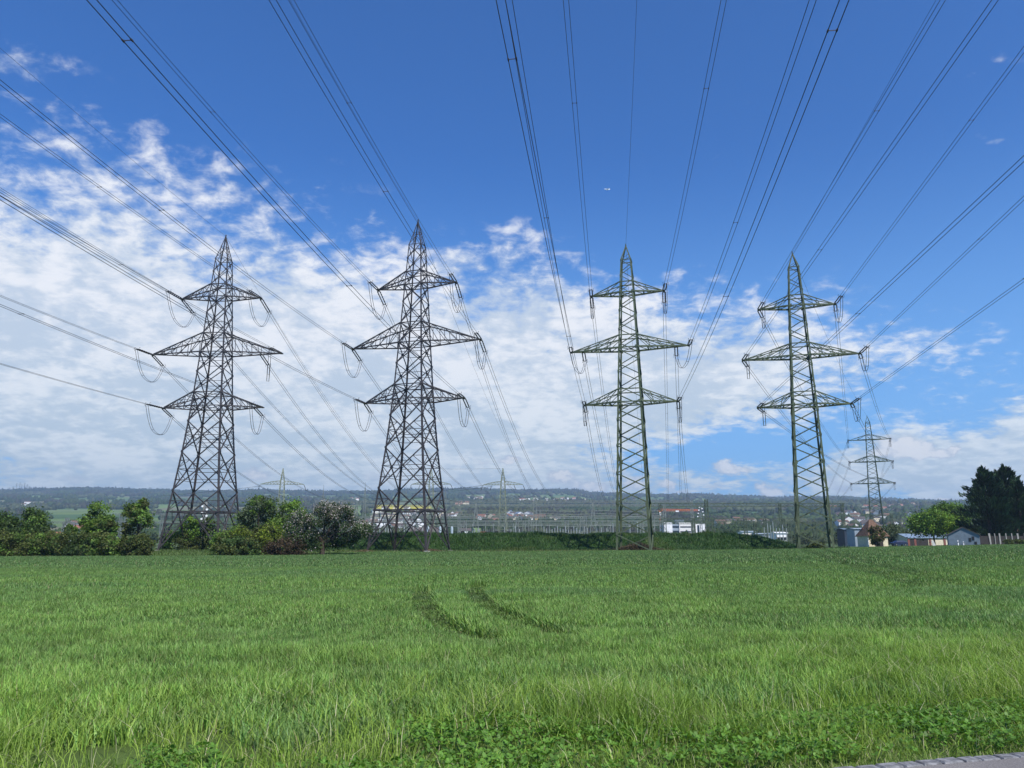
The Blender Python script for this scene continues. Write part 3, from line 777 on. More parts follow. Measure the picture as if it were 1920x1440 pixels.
c = np.array([.20, .33, .035]) * (1 - patch[:, None] * .5) + np.array([.36, .44, .10]) * patch[:, None] * .5
c = c * (1 - .45 * np.clip(big_t, 0, 1)[:, None]) + np.array([.07, .16, .02]) * .45 * np.clip(big_t, 0, 1)[:, None]
c *= rng.uniform(.7, 1.35, (n, 1)); dry = rng.random(n) < .07; c[dry] = (.55, .52, .32)
parts.append(blades('', rng, X, Y, H, rng.uniform(.0035, .0065, n), .95, c, 3, '', ''))
n = 26000
X = rng.uniform(-6, 9.5, n); d = rng.uniform(-.01, 1, n) ** 1.5 * 1.6; Y = 5.6 + .257 * X + d * 1.0325; H = .03 + .07 * rng.random(n) * smooth01(0, .4, d) + .02
c = np.array([.17, .27, .045]) * rng.uniform(.5, 1.4, (n, 1)); dry = rng.random(n) < .14; c[dry] = (.42, .38, .22)
parts.append(blades('', rng, X, Y, H, rng.uniform(.004, .008, n), 1.1, c, 2, '', ''))
join_stuff('meadow_grass', parts, 'long meadow grass in tufts along the edge of the field', 'grass', M['blade'])
# clover: three round leaflets each
n = 60000
X = rng.uniform(-6, 8, n); Y = rng.uniform(3.2, 9.5, n); d = edge_d(X, Y)
pc = fbm(X / .8, Y / .8, 61, 3); keep = (d > .10) & (d < 1.45 + (pc - .5) * 2.2) & (rng.random(n) < .15 + smooth01(.36, .52, pc))
X, Y, pc = X[keep], Y[keep], pc[keep]; n = len(X)
h = .05 + .09 * rng.random(n) * (0.5 + pc); a0 = rng.uniform(0, 2 * np.pi, n); r = rng.uniform(.009, .020, n)
Vs = []; 
Z = ground_z(X, Y) + h; tilt = rng.normal(size=(n, 2)) * .35
col_c = np.array([.10, .21, .028]) * rng.uniform(.7, 1.5, (n, 1))
for i in range(3):
    a = a0 + i * 2.094; cx = np.cos(a) * r * 1.0; cy = np.sin(a) * r * 1.0
    q = np.empty((n, 6, 3), np.float32)
    for j in range(6):
        b = a + j * math.pi / 3; ox = cx + np.cos(b) * r * .85; oy = cy + np.sin(b) * r * .85
        q[:, j, 0] = X + ox; q[:, j, 1] = Y + oy; q[:, j, 2] = Z + ox * tilt[:, 0] + oy * tilt[:, 1] + .2 * (ox ** 2 + oy ** 2) / r
    Vs.append(q.reshape(-1, 3))
V = np.concatenate(Vs); F_ = np.arange(len(V)).reshape(-1, 6)
o = mesh_np('clover', V, F_, M['blade'], None, np.tile(np.repeat(col_c, 6, axis=0), (3, 1))); tag(o, 'low clover leaves covering the ground at the very front', 'clover', None, 'stuff')

# path with a row of stone setts
PD = Vector((1, .257, 0)).normalized(); PN = Vector((-PD.y, PD.x, 0)); P0 = Vector((0, 5.6, 0))
m_, t_ = mat('asphalt'); g_ = t_.new('ShaderNodeNewGeometry')
n1 = t_.noise(g_.outputs['Position'], 90, 3, .7); n2 = t_.noise(g_.outputs['Position'], 1.2, 4, .6)
f_ = t_.m('MULTIPLY', t_.ramp(n1.outputs['Fac'], .3, .75, .6, 1.5), t_.ramp(n2.outputs['Fac'], .2, .8, .85, 1.12))
t_.put(t_.bsdf.inputs['Base Color'], t_.mix(1.0, (.17, .155, .145, 1), t_.comb(f_, f_, f_), 'MULTIPLY'))
t_.bsdf.inputs['Roughness'].default_value = .9
M['asphalt'] = m_
mb = MB(); W_ = 3.2
N_ = 60
for i in range(N_):
    a = -30 + i * 1.0; b = a + 1.0
    pa, pb = P0 + PD * a, P0 + PD * b
    mb.face([pa - PN * (.13 + W_) + Vector((0, 0, .02)), pb - PN * (.13 + W_) + Vector((0, 0, .02)), pb - PN * .13 + Vector((0, 0, .035)), pa - PN * .13 + Vector((0, 0, .035))])
o = mb.build('path', M['asphalt']); tag(o, kind='structure')
M['granite'] = simple('granite_sett', (.17, .17, .175), .85, 0, .45, 18)
rr = random.Random(3)
base_me = None; s_ = -4.0; i = 0
while s_ < 8.2:
    L_ = rr.uniform(.15, .20); wv = .115; hgt = .040 + rr.uniform(-.004, .004)
    c = P0 + PD * (s_ + L_ / 2) - PN * .055
    mb = MB(); b_ = .012; j = [rr.uniform(-.006, .006) for _ in range(8)]
    lo = [(-L_ / 2 + .004, -wv / 2, -.08), (L_ / 2 - .004, -wv / 2, -.08), (L_ / 2 - .004, wv / 2, -.08), (-L_ / 2 + .004, wv / 2, -.08)]
    mdl = [(p[0] + j[q], p[1] + j[q + 4], hgt - b_) for q, p in enumerate(lo)]
    tp = [(p[0] * .88, p[1] * .82, hgt) for p in mdl]
    mb.v = lo + mdl + tp
    for r0 in (0, 4):
        for q in range(4): mb.f.append([r0 + q, r0 + (q + 1) % 4, r0 + 4 + (q + 1) % 4, r0 + 4 + q]); mb.m.append(0)
    mb.f.append([8, 9, 10, 11]); mb.m.append(0)
    o = mb.build('stone_sett', M['granite'], None, c); o.rotation_euler = (0, 0, math.atan2(PD.y, PD.x) + rr.uniform(-.02, .02))
    tag(o, 'grey granite sett in the edging row between the path and the grass', 'paving stone', 'granite setts edging the path')
    s_ += L_ + .008

# ------------------------------------------------------------------ grassy noise bank behind the pylons
BX = [at(540, 1014, 158).x, at(600, 1014, 158).x, at(1375, 1014, 158).x, at(1425, 1014, 158).x, at(1470, 1014, 158).x, at(1500, 1014, 158).x]
BZ = [2.9, 2.85, 2.85, 2.3, 1.0, .1]
bx = np.arange(BX[0] - 6, BX[-1] + 6, .7); by = np.concatenate([np.arange(148, 170, .8)])
BXX, BYY = np.meshgrid(bx, by)
prof = smooth01(148.5, 157, BYY) * (1 - smooth01(162, 169, BYY))
top = np.interp(BXX, BX, BZ) + (fbm(BXX / 7, BYY / 30, 71, 3) - .5) * .6
g0 = ground_z(BXX, BYY)
BZZ = g0 - .06 + prof * np.maximum(top - g0 + .1, .0) + (fbm(BXX / 1.5, BYY / 1.5, 72, 3) - .5) * .35 * prof
def bank_z(x, y):
    pr = smooth01(148.5, 157, y) * (1 - smooth01(162, 169, y)); t = np.interp(x, BX, BZ) + (fbm(x / 7, y / 30, 71, 3) - .5) * .6
    g = ground_z(x, y); return g - .06 + pr * np.maximum(t - g + .1, 0) + (fbm(x / 1.5, y / 1.5, 72, 3) - .5) * .35 * pr
ii = np.arange(BXX.size).reshape(BXX.shape)
F = np.stack([ii[:-1, :-1], ii[:-1, 1:], ii[1:, 1:], ii[1:, :-1]], -1).reshape(-1, 4)
bcn = fbm(BXX / 5, BYY / 2.5, 73, 3)[..., None]
bc = np.array([.022, .052, .014]) * (1 - bcn) + np.array([.05, .095, .024]) * bcn
o = mesh_np('embankment', np.stack([BXX, BYY, BZZ], -1).reshape(-1, 3), F, M['land'], None, bc.reshape(-1, 3), smooth=True); tag(o, kind='structure')
parts = []
n = 90000
X = rng.uniform(bx[0], bx[-1], n); Y = rng.uniform(148, 163, n); bn = fbm(X / 5, Y / 2.5, 73, 3); b2 = fbm(X / 1.2, Y / 1.2, 74, 2)
Z = bank_z(X, Y)
H = (.16 + .75 * b2 * bn * bn * 2) * rng.uniform(.6, 1.3, n)
c = np.array([.022, .062, .016]) + (bn[:, None]) * np.array([.030, .055, .006]); yel = smooth01(.60, .72, fbm(X / 7, Y / 4, 75, 3))[:, None] * .6
c = c * (1 - yel) + np.array([.10, .13, .025]) * yel; c *= rng.uniform(.6, 1.45, (n, 1))
parts.append(blades('', rng, X, Y, H, rng.uniform(.06, .13, n), .5, c, 2, '', '', Z=Z))
join_stuff('bank_grass', parts, 'dark green rough grass growing over the long bank behind the pylons', 'grass', M['blade'])
# rough strip between crop and bank / hedge
parts = []
n = 70000
T_ = rng.uniform(-.75, .78, n); Y = rng.uniform(115, 150, n); X = T_ * Y
we = np.interp(T_, WEND_T, WEND_Y); keep = (Y > we - .5) & ((T_ < -.2) | (Y > 134)); X, Y, T_ = X[keep], Y[keep], T_[keep]; n = len(X)
pn = fbm(X / 4, Y / 2, 81, 3)[:, None]; c = np.array([.055, .115, .024]) * (1 - pn) + np.array([.115, .145, .035]) * pn
for (px_, yy_, rx_, ry_) in ((684, 137, 3.2, 1.6), (805, 136.5, 4.5, 1.5), (745, 137, 2.5, .8), (1190, 138, 3.2, 1.5), (120, 118, 9, 1.2), (450, 119.5, 6, 1.0), (1850, 138, 8, 4), (1000, 141, 14, 1.0)):
    cx = at(px_, 1014, yy_).x; m2 = np.exp(-(((X - cx) / rx_) ** 2 + ((Y - yy_) / ry_) ** 2))[:, None]; c = c * (1 - m2 * .8) + np.array([.20, .135, .075]) * m2 * .8
c *= rng.uniform(.6, 1.4, (n, 1)); H = rng.uniform(.10, .32, n) * (.5 + fbm(X / 2, Y / 2, 82, 2))
parts.append(blades('', rng, X, Y, H, rng.uniform(.05, .12, n), .5, c, 2, '', ''))
join_stuff('rough_grass', parts, 'yellowish rough grass strip along the far edge of the wheat', 'grass', M['blade'])

# brush heap in the legs of the green pylon
def brush(name, label, px, Y, wm, hm, seed, c0, n=900, depth=2.5, cat='brush heap'):
    rg = np.random.default_rng(seed); mbv = MB(); p = put(px, 0, Y)
    X = rg.normal(size=n) * wm * .28; Yd = rg.normal(size=n) * depth * .28; env = np.exp(-(X / (wm * .42)) ** 2)
    C = np.stack([X, Yd, rg.random(n) * hm * (.25 + .75 * env) * .8], 1)
    ax = rnd_dirs(rg, n, .5); ax[:, 2] = abs(ax[:, 2]); L = rg.uniform(.5, 1.3, n) * hm * .6
    V, Fq = quads_from(C, ax, np.cross(ax, rnd_dirs(rg, n)), L, np.full(n, .09))
    V[:, 2] = np.maximum(V[:, 2], 0)
    c = np.array(c0) * rg.uniform(.5, 1.5, (n, 1))
    o = mesh_np(name, V, Fq, M['leaf'], None, np.repeat(c, 4, axis=0), loc=p); tag(o, label, cat)
brush('brush_heap', 'heap of reddish brown dead twigs between the legs of the green pylon', 1195, 139.5, 6.4, 1.6, 5, (.095, .072, .045), 2600)
brush('dry_weeds', 'patch of dry brown weeds at the right feet of the second dark pylon', 806, 135.8, 4.4, .7, 6, (.15, .115, .06), 900, cat='weeds')
brush('dry_weeds', 'patch of dry brown weeds at the left foot of the second dark pylon', 686, 136, 3.0, .55, 7, (.15, .115, .06), 600, cat='weeds')

# ------------------------------------------------------------------ hedge and trees at the left
LEFT = [  # name,label,px,ytop,wpx,Y,pal,pal2,kw
 ('bushy_tree', 'dark bushy tree cut by the left edge of the photo', 8, 963, 50, 124, 'dark', 'mid', dict(low=.02, n=7000)),
 ('bushy_tree', 'dark tree with several upright tips, left of the small young tree', 64, 948, 54, 126, 'dark', 'mid', dict(low=.02, n=7500, envs=[(0, -.3, 0, 1, .7, .7), (-.25, .35, 0, .3, .6, .22), (.3, .3, 0, .3, .66, .25), (.75, -.05, 0, .22, .5, .12)])),
 ('young_tree', 'small slender dark tree standing before the pale farm buildings', 134, 974, 24, 127, 'dark', 'mid', dict(low=.05, n=2400, nclump=22)),
 ('round_tree', 'bright green round topped tree left of the sparse tree', 182, 942, 58, 126, 'bright', 'mid', dict(low=.02, n=7600, envs=[(0, .15, 0, .9, .8, .7), (0, -.5, 0, 1, .5, .4)])),
 ('round_tree', 'dull olive bushy tree standing right against the bright round tree', 202, 964, 32, 124, 'olive', 'mid', dict(low=.02, n=4300)),
 ('sparse_tree', 'sparse leafed tree with visible limbs, just left of the leftmost pylon', 261, 931, 54, 127, 'mid', 'olive', dict(low=.05, n=4600, gap=.8, limbs=16, nclump=40)),
 ('narrow_tree', 'bright green young tree seen between the legs of the leftmost pylon', 358, 962, 34, 153, 'bright', None, dict(low=.02, n=3200)),
 ('narrow_tree', 'dull green narrow tree seen behind the right legs of the leftmost pylon', 392, 968, 34, 155, 'olive', 'mid', dict(low=.02, n=2400)),
 ('tall_tree', 'tall sparse grey green tree right of the leftmost pylon', 486, 920, 74, 131, 'greygreen', 'mid', dict(low=.05, n=6500, gap=.85, limbs=14, envs=[(0, .1, 0, .8, .9, .8), (-.6, -.2, 0, .4, .5, .25)])),
 ('bushy_tree', 'mid green bushy tree behind the left side of the blossoming apple tree', 545, 934, 74, 132, 'mid', 'bright', dict(low=.02, n=6500)),
]
for i, (nm, lb, px, yt, wp, Yd, pl, p2, kw) in enumerate(LEFT):
    tree(nm, lb, 'tree', 'trees in the hedge at the left', px, yt, wp, Yd, pl, 100 + i, pal2=p2, **kw)
SH = [(8, 994, 54, 'olive', 'far left end of the hedge'), (50, 1000, 66, 'olive', 'below the dark tree with upright tips'), (98, 998, 46, 'mid', 'below the pale farm buildings'), (140, 997, 64, 'dark', 'under the small slender tree'),
      (180, 1000, 60, 'olive', 'under the bright round tree'), (222, 1009, 58, 'mid', 'between the round tree and the sparse tree'), (262, 1005, 42, 'dark', 'under the sparse tree'),
      (330, 996, 44, 'olive', 'inside the legs of the leftmost pylon'), (372, 1006, 44, 'dark', 'behind the front right foot of the leftmost pylon'),
      (434, 991, 50, 'mid', 'right beside the leftmost pylon'), (470, 985, 66, 'yellow', 'under the tall grey green tree'), (508, 986, 60, 'yellow', 'left of the red brown twiggy shrub'), (450, 1008, 70, 'dark', 'at the foot of the yellow green shrubs')]
ADJ = {'olive': 'dull olive', 'mid': 'mid green', 'dark': 'dark green', 'yellow': 'bright yellow green'}
for i, (px, yt, wp, pl, where) in enumerate(SH):
    Yd = 120.5 if i not in (7, 8) else 151
    if i in (9, 10, 11): Yd = 124
    tree('shrub', f'{ADJ[pl]} shrub {where}', 'shrub', 'shrubs of the hedge at the left', px, yt, wp * 1.25, Yd + (i % 3) * .7, pl, 200 + i, n=4600, leaf=.26, low=-.1, trunk=.05, nclump=34, cr=.2, pal2='olive' if pl != 'olive' else 'mid', dep=.55, limbs=3)
tree('twiggy_shrub', 'red brown twiggy shrub beside the apple tree trunk', 'shrub', 'shrubs of the hedge at the left', 536, 1008, 74, 121, 'brown', 230, n=4200, leaf=.20, low=-.1, trunk=.04, nclump=30, cr=.22, dep=.5)
# apple tree in blossom
ap = put(605, 0, 123); rngA = np.random.default_rng(77); rrA = random.Random(8)
root = empty('apple_tree', ap); tag(root, 'wide old apple tree with pale blossom on a short dark trunk', 'tree')
mppx = 123 / FPX
HA_ = zat(938, 123) - ap.z
lob = [(-34, 40, 34, 26), (-10, 62, 40, 26), (28, 66, 36, 26), (58, 50, 26, 22), (-48, 52, 24, 20), (0, 36, 48, 22), (36, 32, 30, 18), (-36, 26, 26, 14), (-22, 20, 20, 10), (14, 22, 22, 10), (72, 46, 16, 9), (10, 82, 24, 14), (40, 78, 20, 12), (-40, 22, 20, 12)]
CC = []
for (lx, lz, rx, rz) in lob:
    lx -= 5; lz *= .93
    CC.append(clumps(rngA, 9, (lx * mppx, rngA.uniform(-1.5, 1.5), lz * mppx + .25, rx * mppx, 2.6, rz * mppx), .3))
CC = np.concatenate(CC); k_ = len(CC); n = 30000
wch = rngA.integers(0, k_, n); P_ = CC[wch] + rngA.normal(size=(n, 3)) * .42
c = np.array([.042, .072, .022]) * rngA.uniform(.6, 1.5, (k_, 1))[wch] * rngA.uniform(.7, 1.4, (n, 1)); leaf_mesh('foliage', rngA, P_, c, .25, root)
n = 8500; topw = np.clip(CC[:, 2] / HA_ - .10, .05, 1) ** 1.3; topw /= topw.sum()
wch = rngA.choice(k_, n, p=topw); P_ = CC[wch] + rngA.normal(size=(n, 3)) * .48 + np.array([0, -.15, .12])
leaf_mesh('blossom', rngA, P_, np.array([.40, .36, .34]) * rngA.uniform(.6, 1.25, (n, 1)), .17, root, asp=.8)
mb = MB()
mb.tube([(0, 0, -.3), (.05, 0, .6), (-.05, 0, 1.7), (.1, .05, 2.4)], [.42, .36, .34, .36], 10)
for (lx, lz) in ((-50, 50), (-30, 70), (5, 82), (35, 72), (62, 56), (78, 48), (-60, 38), (20, 50), (-20, 45), (50, 34), (-42, 26)):
    e = Vector((lx * mppx, rrA.uniform(-1.6, 1.6), lz * mppx)); s_ = Vector((0, 0, rrA.uniform(1.7, 2.4)))
    m1 = s_.lerp(e, .35) + Vector((0, 0, .5)); m2 = s_.lerp(e, .7) + Vector((rrA.uniform(-.3, .3), 0, rrA.uniform(-.1, .4)))
    mb.tube([s_, m1, m2, e], [.19, .14, .10, .04], 6)
mb.build('trunk', M['bark'], root)

# ------------------------------------------------------------------ right side: trees, houses, road furniture
def conifer(label, px, ytop, wpx, Y, seed, n=15000, lean=0.0):
    rg = np.random.default_rng(seed); px = px + (px - 960) / 7400 * (1014 - ytop); p = put(px, 0, Y); H = zat(ytop, Y) - p.z; R = wpx / FPX * Y / 2
    root = empty('conifer', p); tag(root, label, 'tree', 'dark conifers by the grey gable shed')
    nb = 190; zb = rg.random(nb) ** .8; ab = rg.uniform(0, 2 * np.pi, nb)
    prof = np.interp(zb, [0, .06, .2, .45, .7, .88, 1], [.75, .95, 1.0, .90, .64, .34, .05]) * rg.uniform(.62, 1.24, nb)
    wch = rg.integers(0, nb, n); tt = rg.random(n) ** .45
    r = prof[wch] * R * tt; z = zb[wch] * H * .93 + tt * .05 * H + rg.normal(size=n) * .28; a = ab[wch] + rg.normal(size=n) * .065 / (tt + .15)
    C = np.stack([np.cos(a) * r + lean * z / H, np.sin(a) * r, np.maximum(z, .3)], 1)
    out = np.stack([np.cos(a) * .75, np.sin(a) * .75, np.full(n, .75)], 1)
    cb = np.array(PAL['deep']) * rg.uniform(.55, 1.7, (nb, 1)); c = cb[wch] * rg.uniform(.6, 1.5, (n, 1))
    leaf_mesh('foliage', rg, C, c, .80, root, M['conifer'], asp=.27, outw=out, spread=.30)
    mb = MB(); mb.tube([(0, 0, -.3), (0, 0, H * .5), (lean * .9, 0, H * .93)], [.35, .22, .04], 8); mb.build('trunk', M['bark'], root)
conifer('tall dark conifer, the left one of the pair, above the grey gable shed', 1842, 876, 108, 178, 301, 17000)
conifer('tall dark conifer, the right one of the pair, behind the board fence', 1880, 872, 120, 183, 302, 18000, .2)
conifer('dark conifer with several small tips at the right edge of the photo', 1904, 897, 80, 176, 303, 10000)
tree('maple_tree', 'bright green maple on two dark trunks, left of the conifers', 'tree', 'broadleaf trees left of the conifers', 1748, 952, 80, 196, 'maple', 311, n=9500, leaf=.42, low=.22, trunk=.2, envs=[(0, 0, 0, 1, .8, .8), (-.35, -.15, 0, .6, .7, .3)], nclump=60, pal2='bright')
tree('maple_tree', 'bright green tree with upright top touching the left conifer', 'tree', 'broadleaf trees left of the conifers', 1782, 936, 58, 200, 'maple', 312, n=7500, leaf=.42, low=.1, trunk=.2, nclump=50, pal2='mid')
tree('bush_tree', 'brownish olive bush in front of the hip roof house', 'shrub', None, 1643, 985, 26, 184, 'olive', 313, n=2200, leaf=.3, low=.0, trunk=.06, pal2='brown')
tree('grey_tree', 'hazy grey green tree right of the hip roof house', 'tree', None, 1676, 984, 46, 236, 'greygreen', 314, n=4200, leaf=.42, low=.05, trunk=.12, gap=.9)
tree('grey_tree', 'dull green tree behind the parked car', 'tree', None, 1700, 992, 40, 262, 'olive', 315, n=2600, leaf=.45, low=.05, trunk=.12)
tree('round_tree', 'dark green tree left of the blue grey sheds', 'tree', None, 1600, 985, 30, 330, 'dark', 316, n=2200, leaf=.5, low=.02, trunk=.15)
tree('shrub', 'low green shrub at the foot of the rightmost big pylon', 'shrub', None, 1530, 1015, 34, 150, 'olive', 317, n=1800, leaf=.2, low=-.1, trunk=.04, dep=.6)
tree('shrub', 'low rough shrub at the right edge before the fence', 'shrub', None, 1905, 1010, 50, 160, 'olive', 318, n=2400, leaf=.22, low=-.1, trunk=.04, dep=.5)

def cmat(name, c, rough=.8, var=.12, scale=1.5, **k): 
    if name not in M: M[name] = simple(name, c, rough, 0, var, scale, **k)
    return M[name]
cmat('white_render', (.74, .72, .68)); cmat('cream_render', (.62, .55, .40)); cmat('grey_board', (.15, .19, .23), .7); cmat('yellow_render', (.62, .42, .16))
cmat('brown_tiles', (.135, .08, .055), .9, .3, 2.5); cmat('red_tiles', (.25, .105, .072), .9, .3, 2.5); cmat('dark_tiles', (.09, .075, .07), .9, .3, 2.5)
cmat('blue_metal', (.19, .25, .32), .5); cmat('navy_metal', (.028, .042, .065), .6); cmat('light_metal', (.27, .32, .37), .6); cmat('window_dark', (.02, .025, .03), .15, .1, 1, spec=.6)
cmat('red_brick', (.20, .075, .06)); cmat('dark_wood', (.035, .03, .028)); cmat('pale_wood', (.27, .26, .24)); cmat('white_paint', (.78, .78, .78), .5); cmat('black_paint', (.02, .02, .02), .5)
cmat('orange_paint', (.62, .14, .04), .5); cmat('car_paint', (.02, .03, .07), .25, .05, 1, spec=.6); cmat('rubber', (.02, .02, .02), .8); cmat('cloth_grey', (.35, .35, .34))
def gable(mb, w_, d_, h, rh, over=.3, wallm=0, roofm=1, hip=0.0):
    """house with the ridge along local x; hip>0 shortens the ridge"""
    x, y = w_ / 2, d_ / 2
    mb.cur = wallm
    mb.box(-x, x, -y, y, -1.0, h)
    if hip <= 0:
        for s_ in (-1, 1): mb.face([(s_ * x, -y, h), (s_ * x, y, h), (s_ * x, 0, h + rh)][::s_])
    mb.cur = roofm; xo, yo = x + over, y + over; dz_ = over * rh / y; t = .12
    rx = xo if hip <= 0 else xo * (1 - hip)
    A = [(-xo, -yo, h - dz_), (xo, -yo, h - dz_), (rx, 0, h + rh), (-rx, 0, h + rh)]; B = [(xo, yo, h - dz_), (-xo, yo, h - dz_), (-rx, 0, h + rh), (rx, 0, h + rh)]
    for Q in (A, B): mb.hexa([(a, b, c) for a, b, c in Q] + [(a, b, c + t) for a, b, c in Q])
    if hip > 0:
        for s_ in (-1, 1): mb.face([(s_ * xo, -yo, h - dz_ + t), (s_ * xo, yo, h - dz_ + t), (s_ * rx, 0, h + rh + t)][::s_])
def box_part(name, m_, root, *b):
    mb = MB(); mb.box(*b); return mb.build(name, m_, root)
def house(name, label, cat, loc, w_, d_, h, rh, wall, roof, rz=0.0, hip=0.0, group=None, win=(), over=.35):
    root = empty(name, loc, rz); tag(root, label, cat, group)
    wb = MB(); x, y = w_ / 2, d_ / 2; wb.box(-x, x, -y, y, -1.0, h)
    if hip <= 0:
        for s_ in (-1, 1): wb.face([(s_ * x, -y, h), (s_ * x, y, h), (s_ * x, 0, h + rh)][::s_])
    wb.build('wall', wall, root)
    rb = MB(); tmp = MB(); gable(tmp, w_, d_, h, rh, over, 0, 1, hip)
    rb.v = tmp.v; rb.f = [f for f, mm in zip(tmp.f, tmp.m) if mm == 1]; rb.m = [0] * len(rb.f)
    used = sorted({i for f in rb.f for i in f}); mp = {v: i for i, v in enumerate(used)}; rb.v = [tmp.v[i] for i in used]; rb.f = [[mp[i] for i in f] for f in rb.f]
    rb.build('roof', roof, root)
    for (wx, wz, ww, wh) in win:
        f = box_part('window', M['window_dark'], root, wx - ww / 2, wx + ww / 2, -y - .03, -y + .05, wz - wh / 2, wz + wh / 2)
    return root
def pxm(px0, px1, Y): return (at(px1, 1014, Y).x - at(px0, 1014, Y).x)
# hip roof house
Yh = 190; p = put(1636, 0, Yh); hw = house('hip_roof_house', 'small house with a steep brown tiled hip roof and pale corners', 'house', p, 5.0, 4.6, zat(1002, Yh) - p.z, zat(975, Yh) - zat(1002, Yh), M['cream_render'], M['brown_tiles'], .15, .85, win=((-1.6, 1.0, .8, .8),))
box_part('door', M['dark_wood'], hw, -.9, 1.2, -2.36, -2.2, 0, 1.9); box_part('corner_post', M['white_paint'], hw, -2.85, -2.65, -2.6, -2.4, -.2, 2.0); box_part('chimney', M['red_brick'], hw, -1.9, -1.4, .6, 1.1, 2.6, 4.4)
# grey gable shed: gable end faces the camera
Ys = 168; p = put(1806, 0, Ys + 3); ww = pxm(1780, 1834, Ys)
hw = house('gable_shed', 'blue grey boarded shed with its blank gable end to the field', 'shed', p, 7.0, ww * .95, zat(1003, Ys) - p.z, zat(989, Ys) - zat(1003, Ys), M['grey_board'], M['dark_tiles'], math.radians(63), over=.25)
for (wx, wz) in ((1.1, 1.2), (1.7, 1.5)): box_part('vent', M['black_paint'], hw, -3.56, -3.5, -wx - .22, -wx + .22, wz - .4, wz + .4)
box_part('cable_box', M['black_paint'], hw, -3.6, -3.5, -2.3, -1.9, .2, .8)
# long low building behind the maple
Yb = 232; p = put(1736, 0, Yb); wl = pxm(1690, 1790, Yb)
hw = house('low_workshop', 'long low workshop with blue grey roof and brick piers', 'building', p, wl, 9, 2.3, 1.1, M['cream_render'], M['blue_metal'], 0.03)
for f in (-.5, -.38, -.1, .17, .33): box_part('brick_pier', M['red_brick'], hw, wl * f - .05, wl * f + .55, -4.62, -4.5, 0, 2.25)
box_part('shutter', M['dark_wood'], hw, -wl * .47, -wl * .12, -4.57, -4.5, 0, 2.0)
hw = house('white_hall', 'white flat topped hall behind the long low workshop', 'building', put(1712, 0, 400), pxm(1698, 1722, 400), 10, zat(994, 400) - put(1712, 0, 400).z, .4, M['white_paint'], M['light_metal'])
for f in (-.25, .1, .35): box_part('window', M['window_dark'], hw, 6.5 * f - .7, 6.5 * f + .7, -5.06, -4.95, 1.6, 2.6)
p = put(1588, 0, 262); hw = house('blue_shed', 'dark blue metal shed left of the hip roof house', 'shed', p, pxm(1577, 1598, 262), 6, zat(993, 262) - p.z, .3, M['navy_metal'], M['blue_metal']); box_part('door', M['window_dark'], hw, -.2, 1.2, -3.06, -2.95, 0, 2.4)
p = put(1608, 0, 250); hw = house('pale_shed', 'pale blue grey metal shed touching the hip roof house', 'shed', p, pxm(1598, 1622, 250), 6, zat(992, 250) - p.z, .25, M['light_metal'], M['light_metal']); box_part('door', M['grey_board'], hw, -1.2, .0, -3.06, -2.95, 0, 2.4)
p = put(1918, 0, 186); hw = house('tiled_house', 'brown tiled house cut by the right edge behind the conifers', 'house', p + Vector((3.5, 3, 0)), 12, 8, zat(999, 186) - p.z, zat(976, 186) - zat(999, 186), M['cream_render'], M['brown_tiles'], -.1, .35, win=((-3, 1.2, 1.1, 1.0), (0, 1.2, 1.1, 1.0)))
# board fence with pale posts
Yf = 168; a = put(1836, 0, Yf); b = put(1990, 0, Yf); rootf = empty('board_fence', (a.x, Yf, a.z)); tag(rootf, 'dark board fence with pale uprights under the conifers', 'fence')
zf = zat(1000, Yf) - a.z; box_part('board_panel', M['dark_wood'], rootf, 0, b.x - a.x, .05, .12, -.3, zf * .78)
for px, wv in ((1857, .25), (1866, .14), (1875, .3), (1887, .2), (1898, .2), (1909, .36), (1922, .2), (1935, .2)):
    x = at(px, 1014, Yf).x - a.x; mb = MB(); mb.hexa([(x - wv / 2, -.1, -.3), (x + wv / 2, -.1, -.3), (x + wv / 2, .04, -.3), (x - wv / 2, .04, -.3), (x - wv / 2 - (.25 if px == 1857 else 0), -.1, zf), (x + wv / 2 - (.25 if px == 1857 else 0), -.1, zf), (x + wv / 2, .04, zf), (x - wv / 2, .04, zf)]); mb.build('post', M['pale_wood'], rootf)
# delineator posts
for i, (px, yt, Yd, lb) in enumerate(((1796, 1013.5, 137, 'white road marker post with black band, the taller left one'), (1806, 1015.5, 143, 'white road marker post with black band, the smaller right one'))):
    p = put(px, 0, Yd); r_ = empty('road_marker', p, .2 * i); tag(r_, lb, 'marker post', 'road marker posts before the grey shed'); H = zat(yt, Yd) - p.z
    mb = MB(); mb.hexa([(-.07, -.05, -.2), (.07, -.05, -.2), (.03, .06, -.2), (-.03, .06, -.2), (-.07, -.05, H - .05), (.07, -.05, H - .05), (.03, .06, H + .03), (-.03, .06, H + .03)]); mb.build('post', M['white_paint'], r_)
    mb = MB(); z0, z1 = H * .62, H * .80; mb.hexa([(-.074, -.054, z0), (.074, -.054, z0 + .06), (.034, .064, z0), (-.034, .064, z0), (-.074, -.054, z1), (.074, -.054, z1 + .06), (.034, .064, z1), (-.034, .064, z1)]); mb.build('band', M['black_paint'], r_)
# tilted pale board
p = put(1752, 0, 158); r_ = empty('sign_board', p, .3); tag(r_, 'small pale leaning board on the grass below the maple', 'sign'); mb = MB(); mb.hexa([(-.45, 0, .1), (.35, 0, .0), (.35, .05, .0), (-.45, .05, .1), (-.55, .2, 1.15), (-.05, .2, 1.2), (-.05, .25, 1.2), (-.55, .25, 1.15)]); mb.build('panel', M['cloth_grey'], r_); mb = MB(); mb.bar((.3, .02, -.2), (-.1, .22, 1.1), .06); mb.build('post', M['galv'], r_)
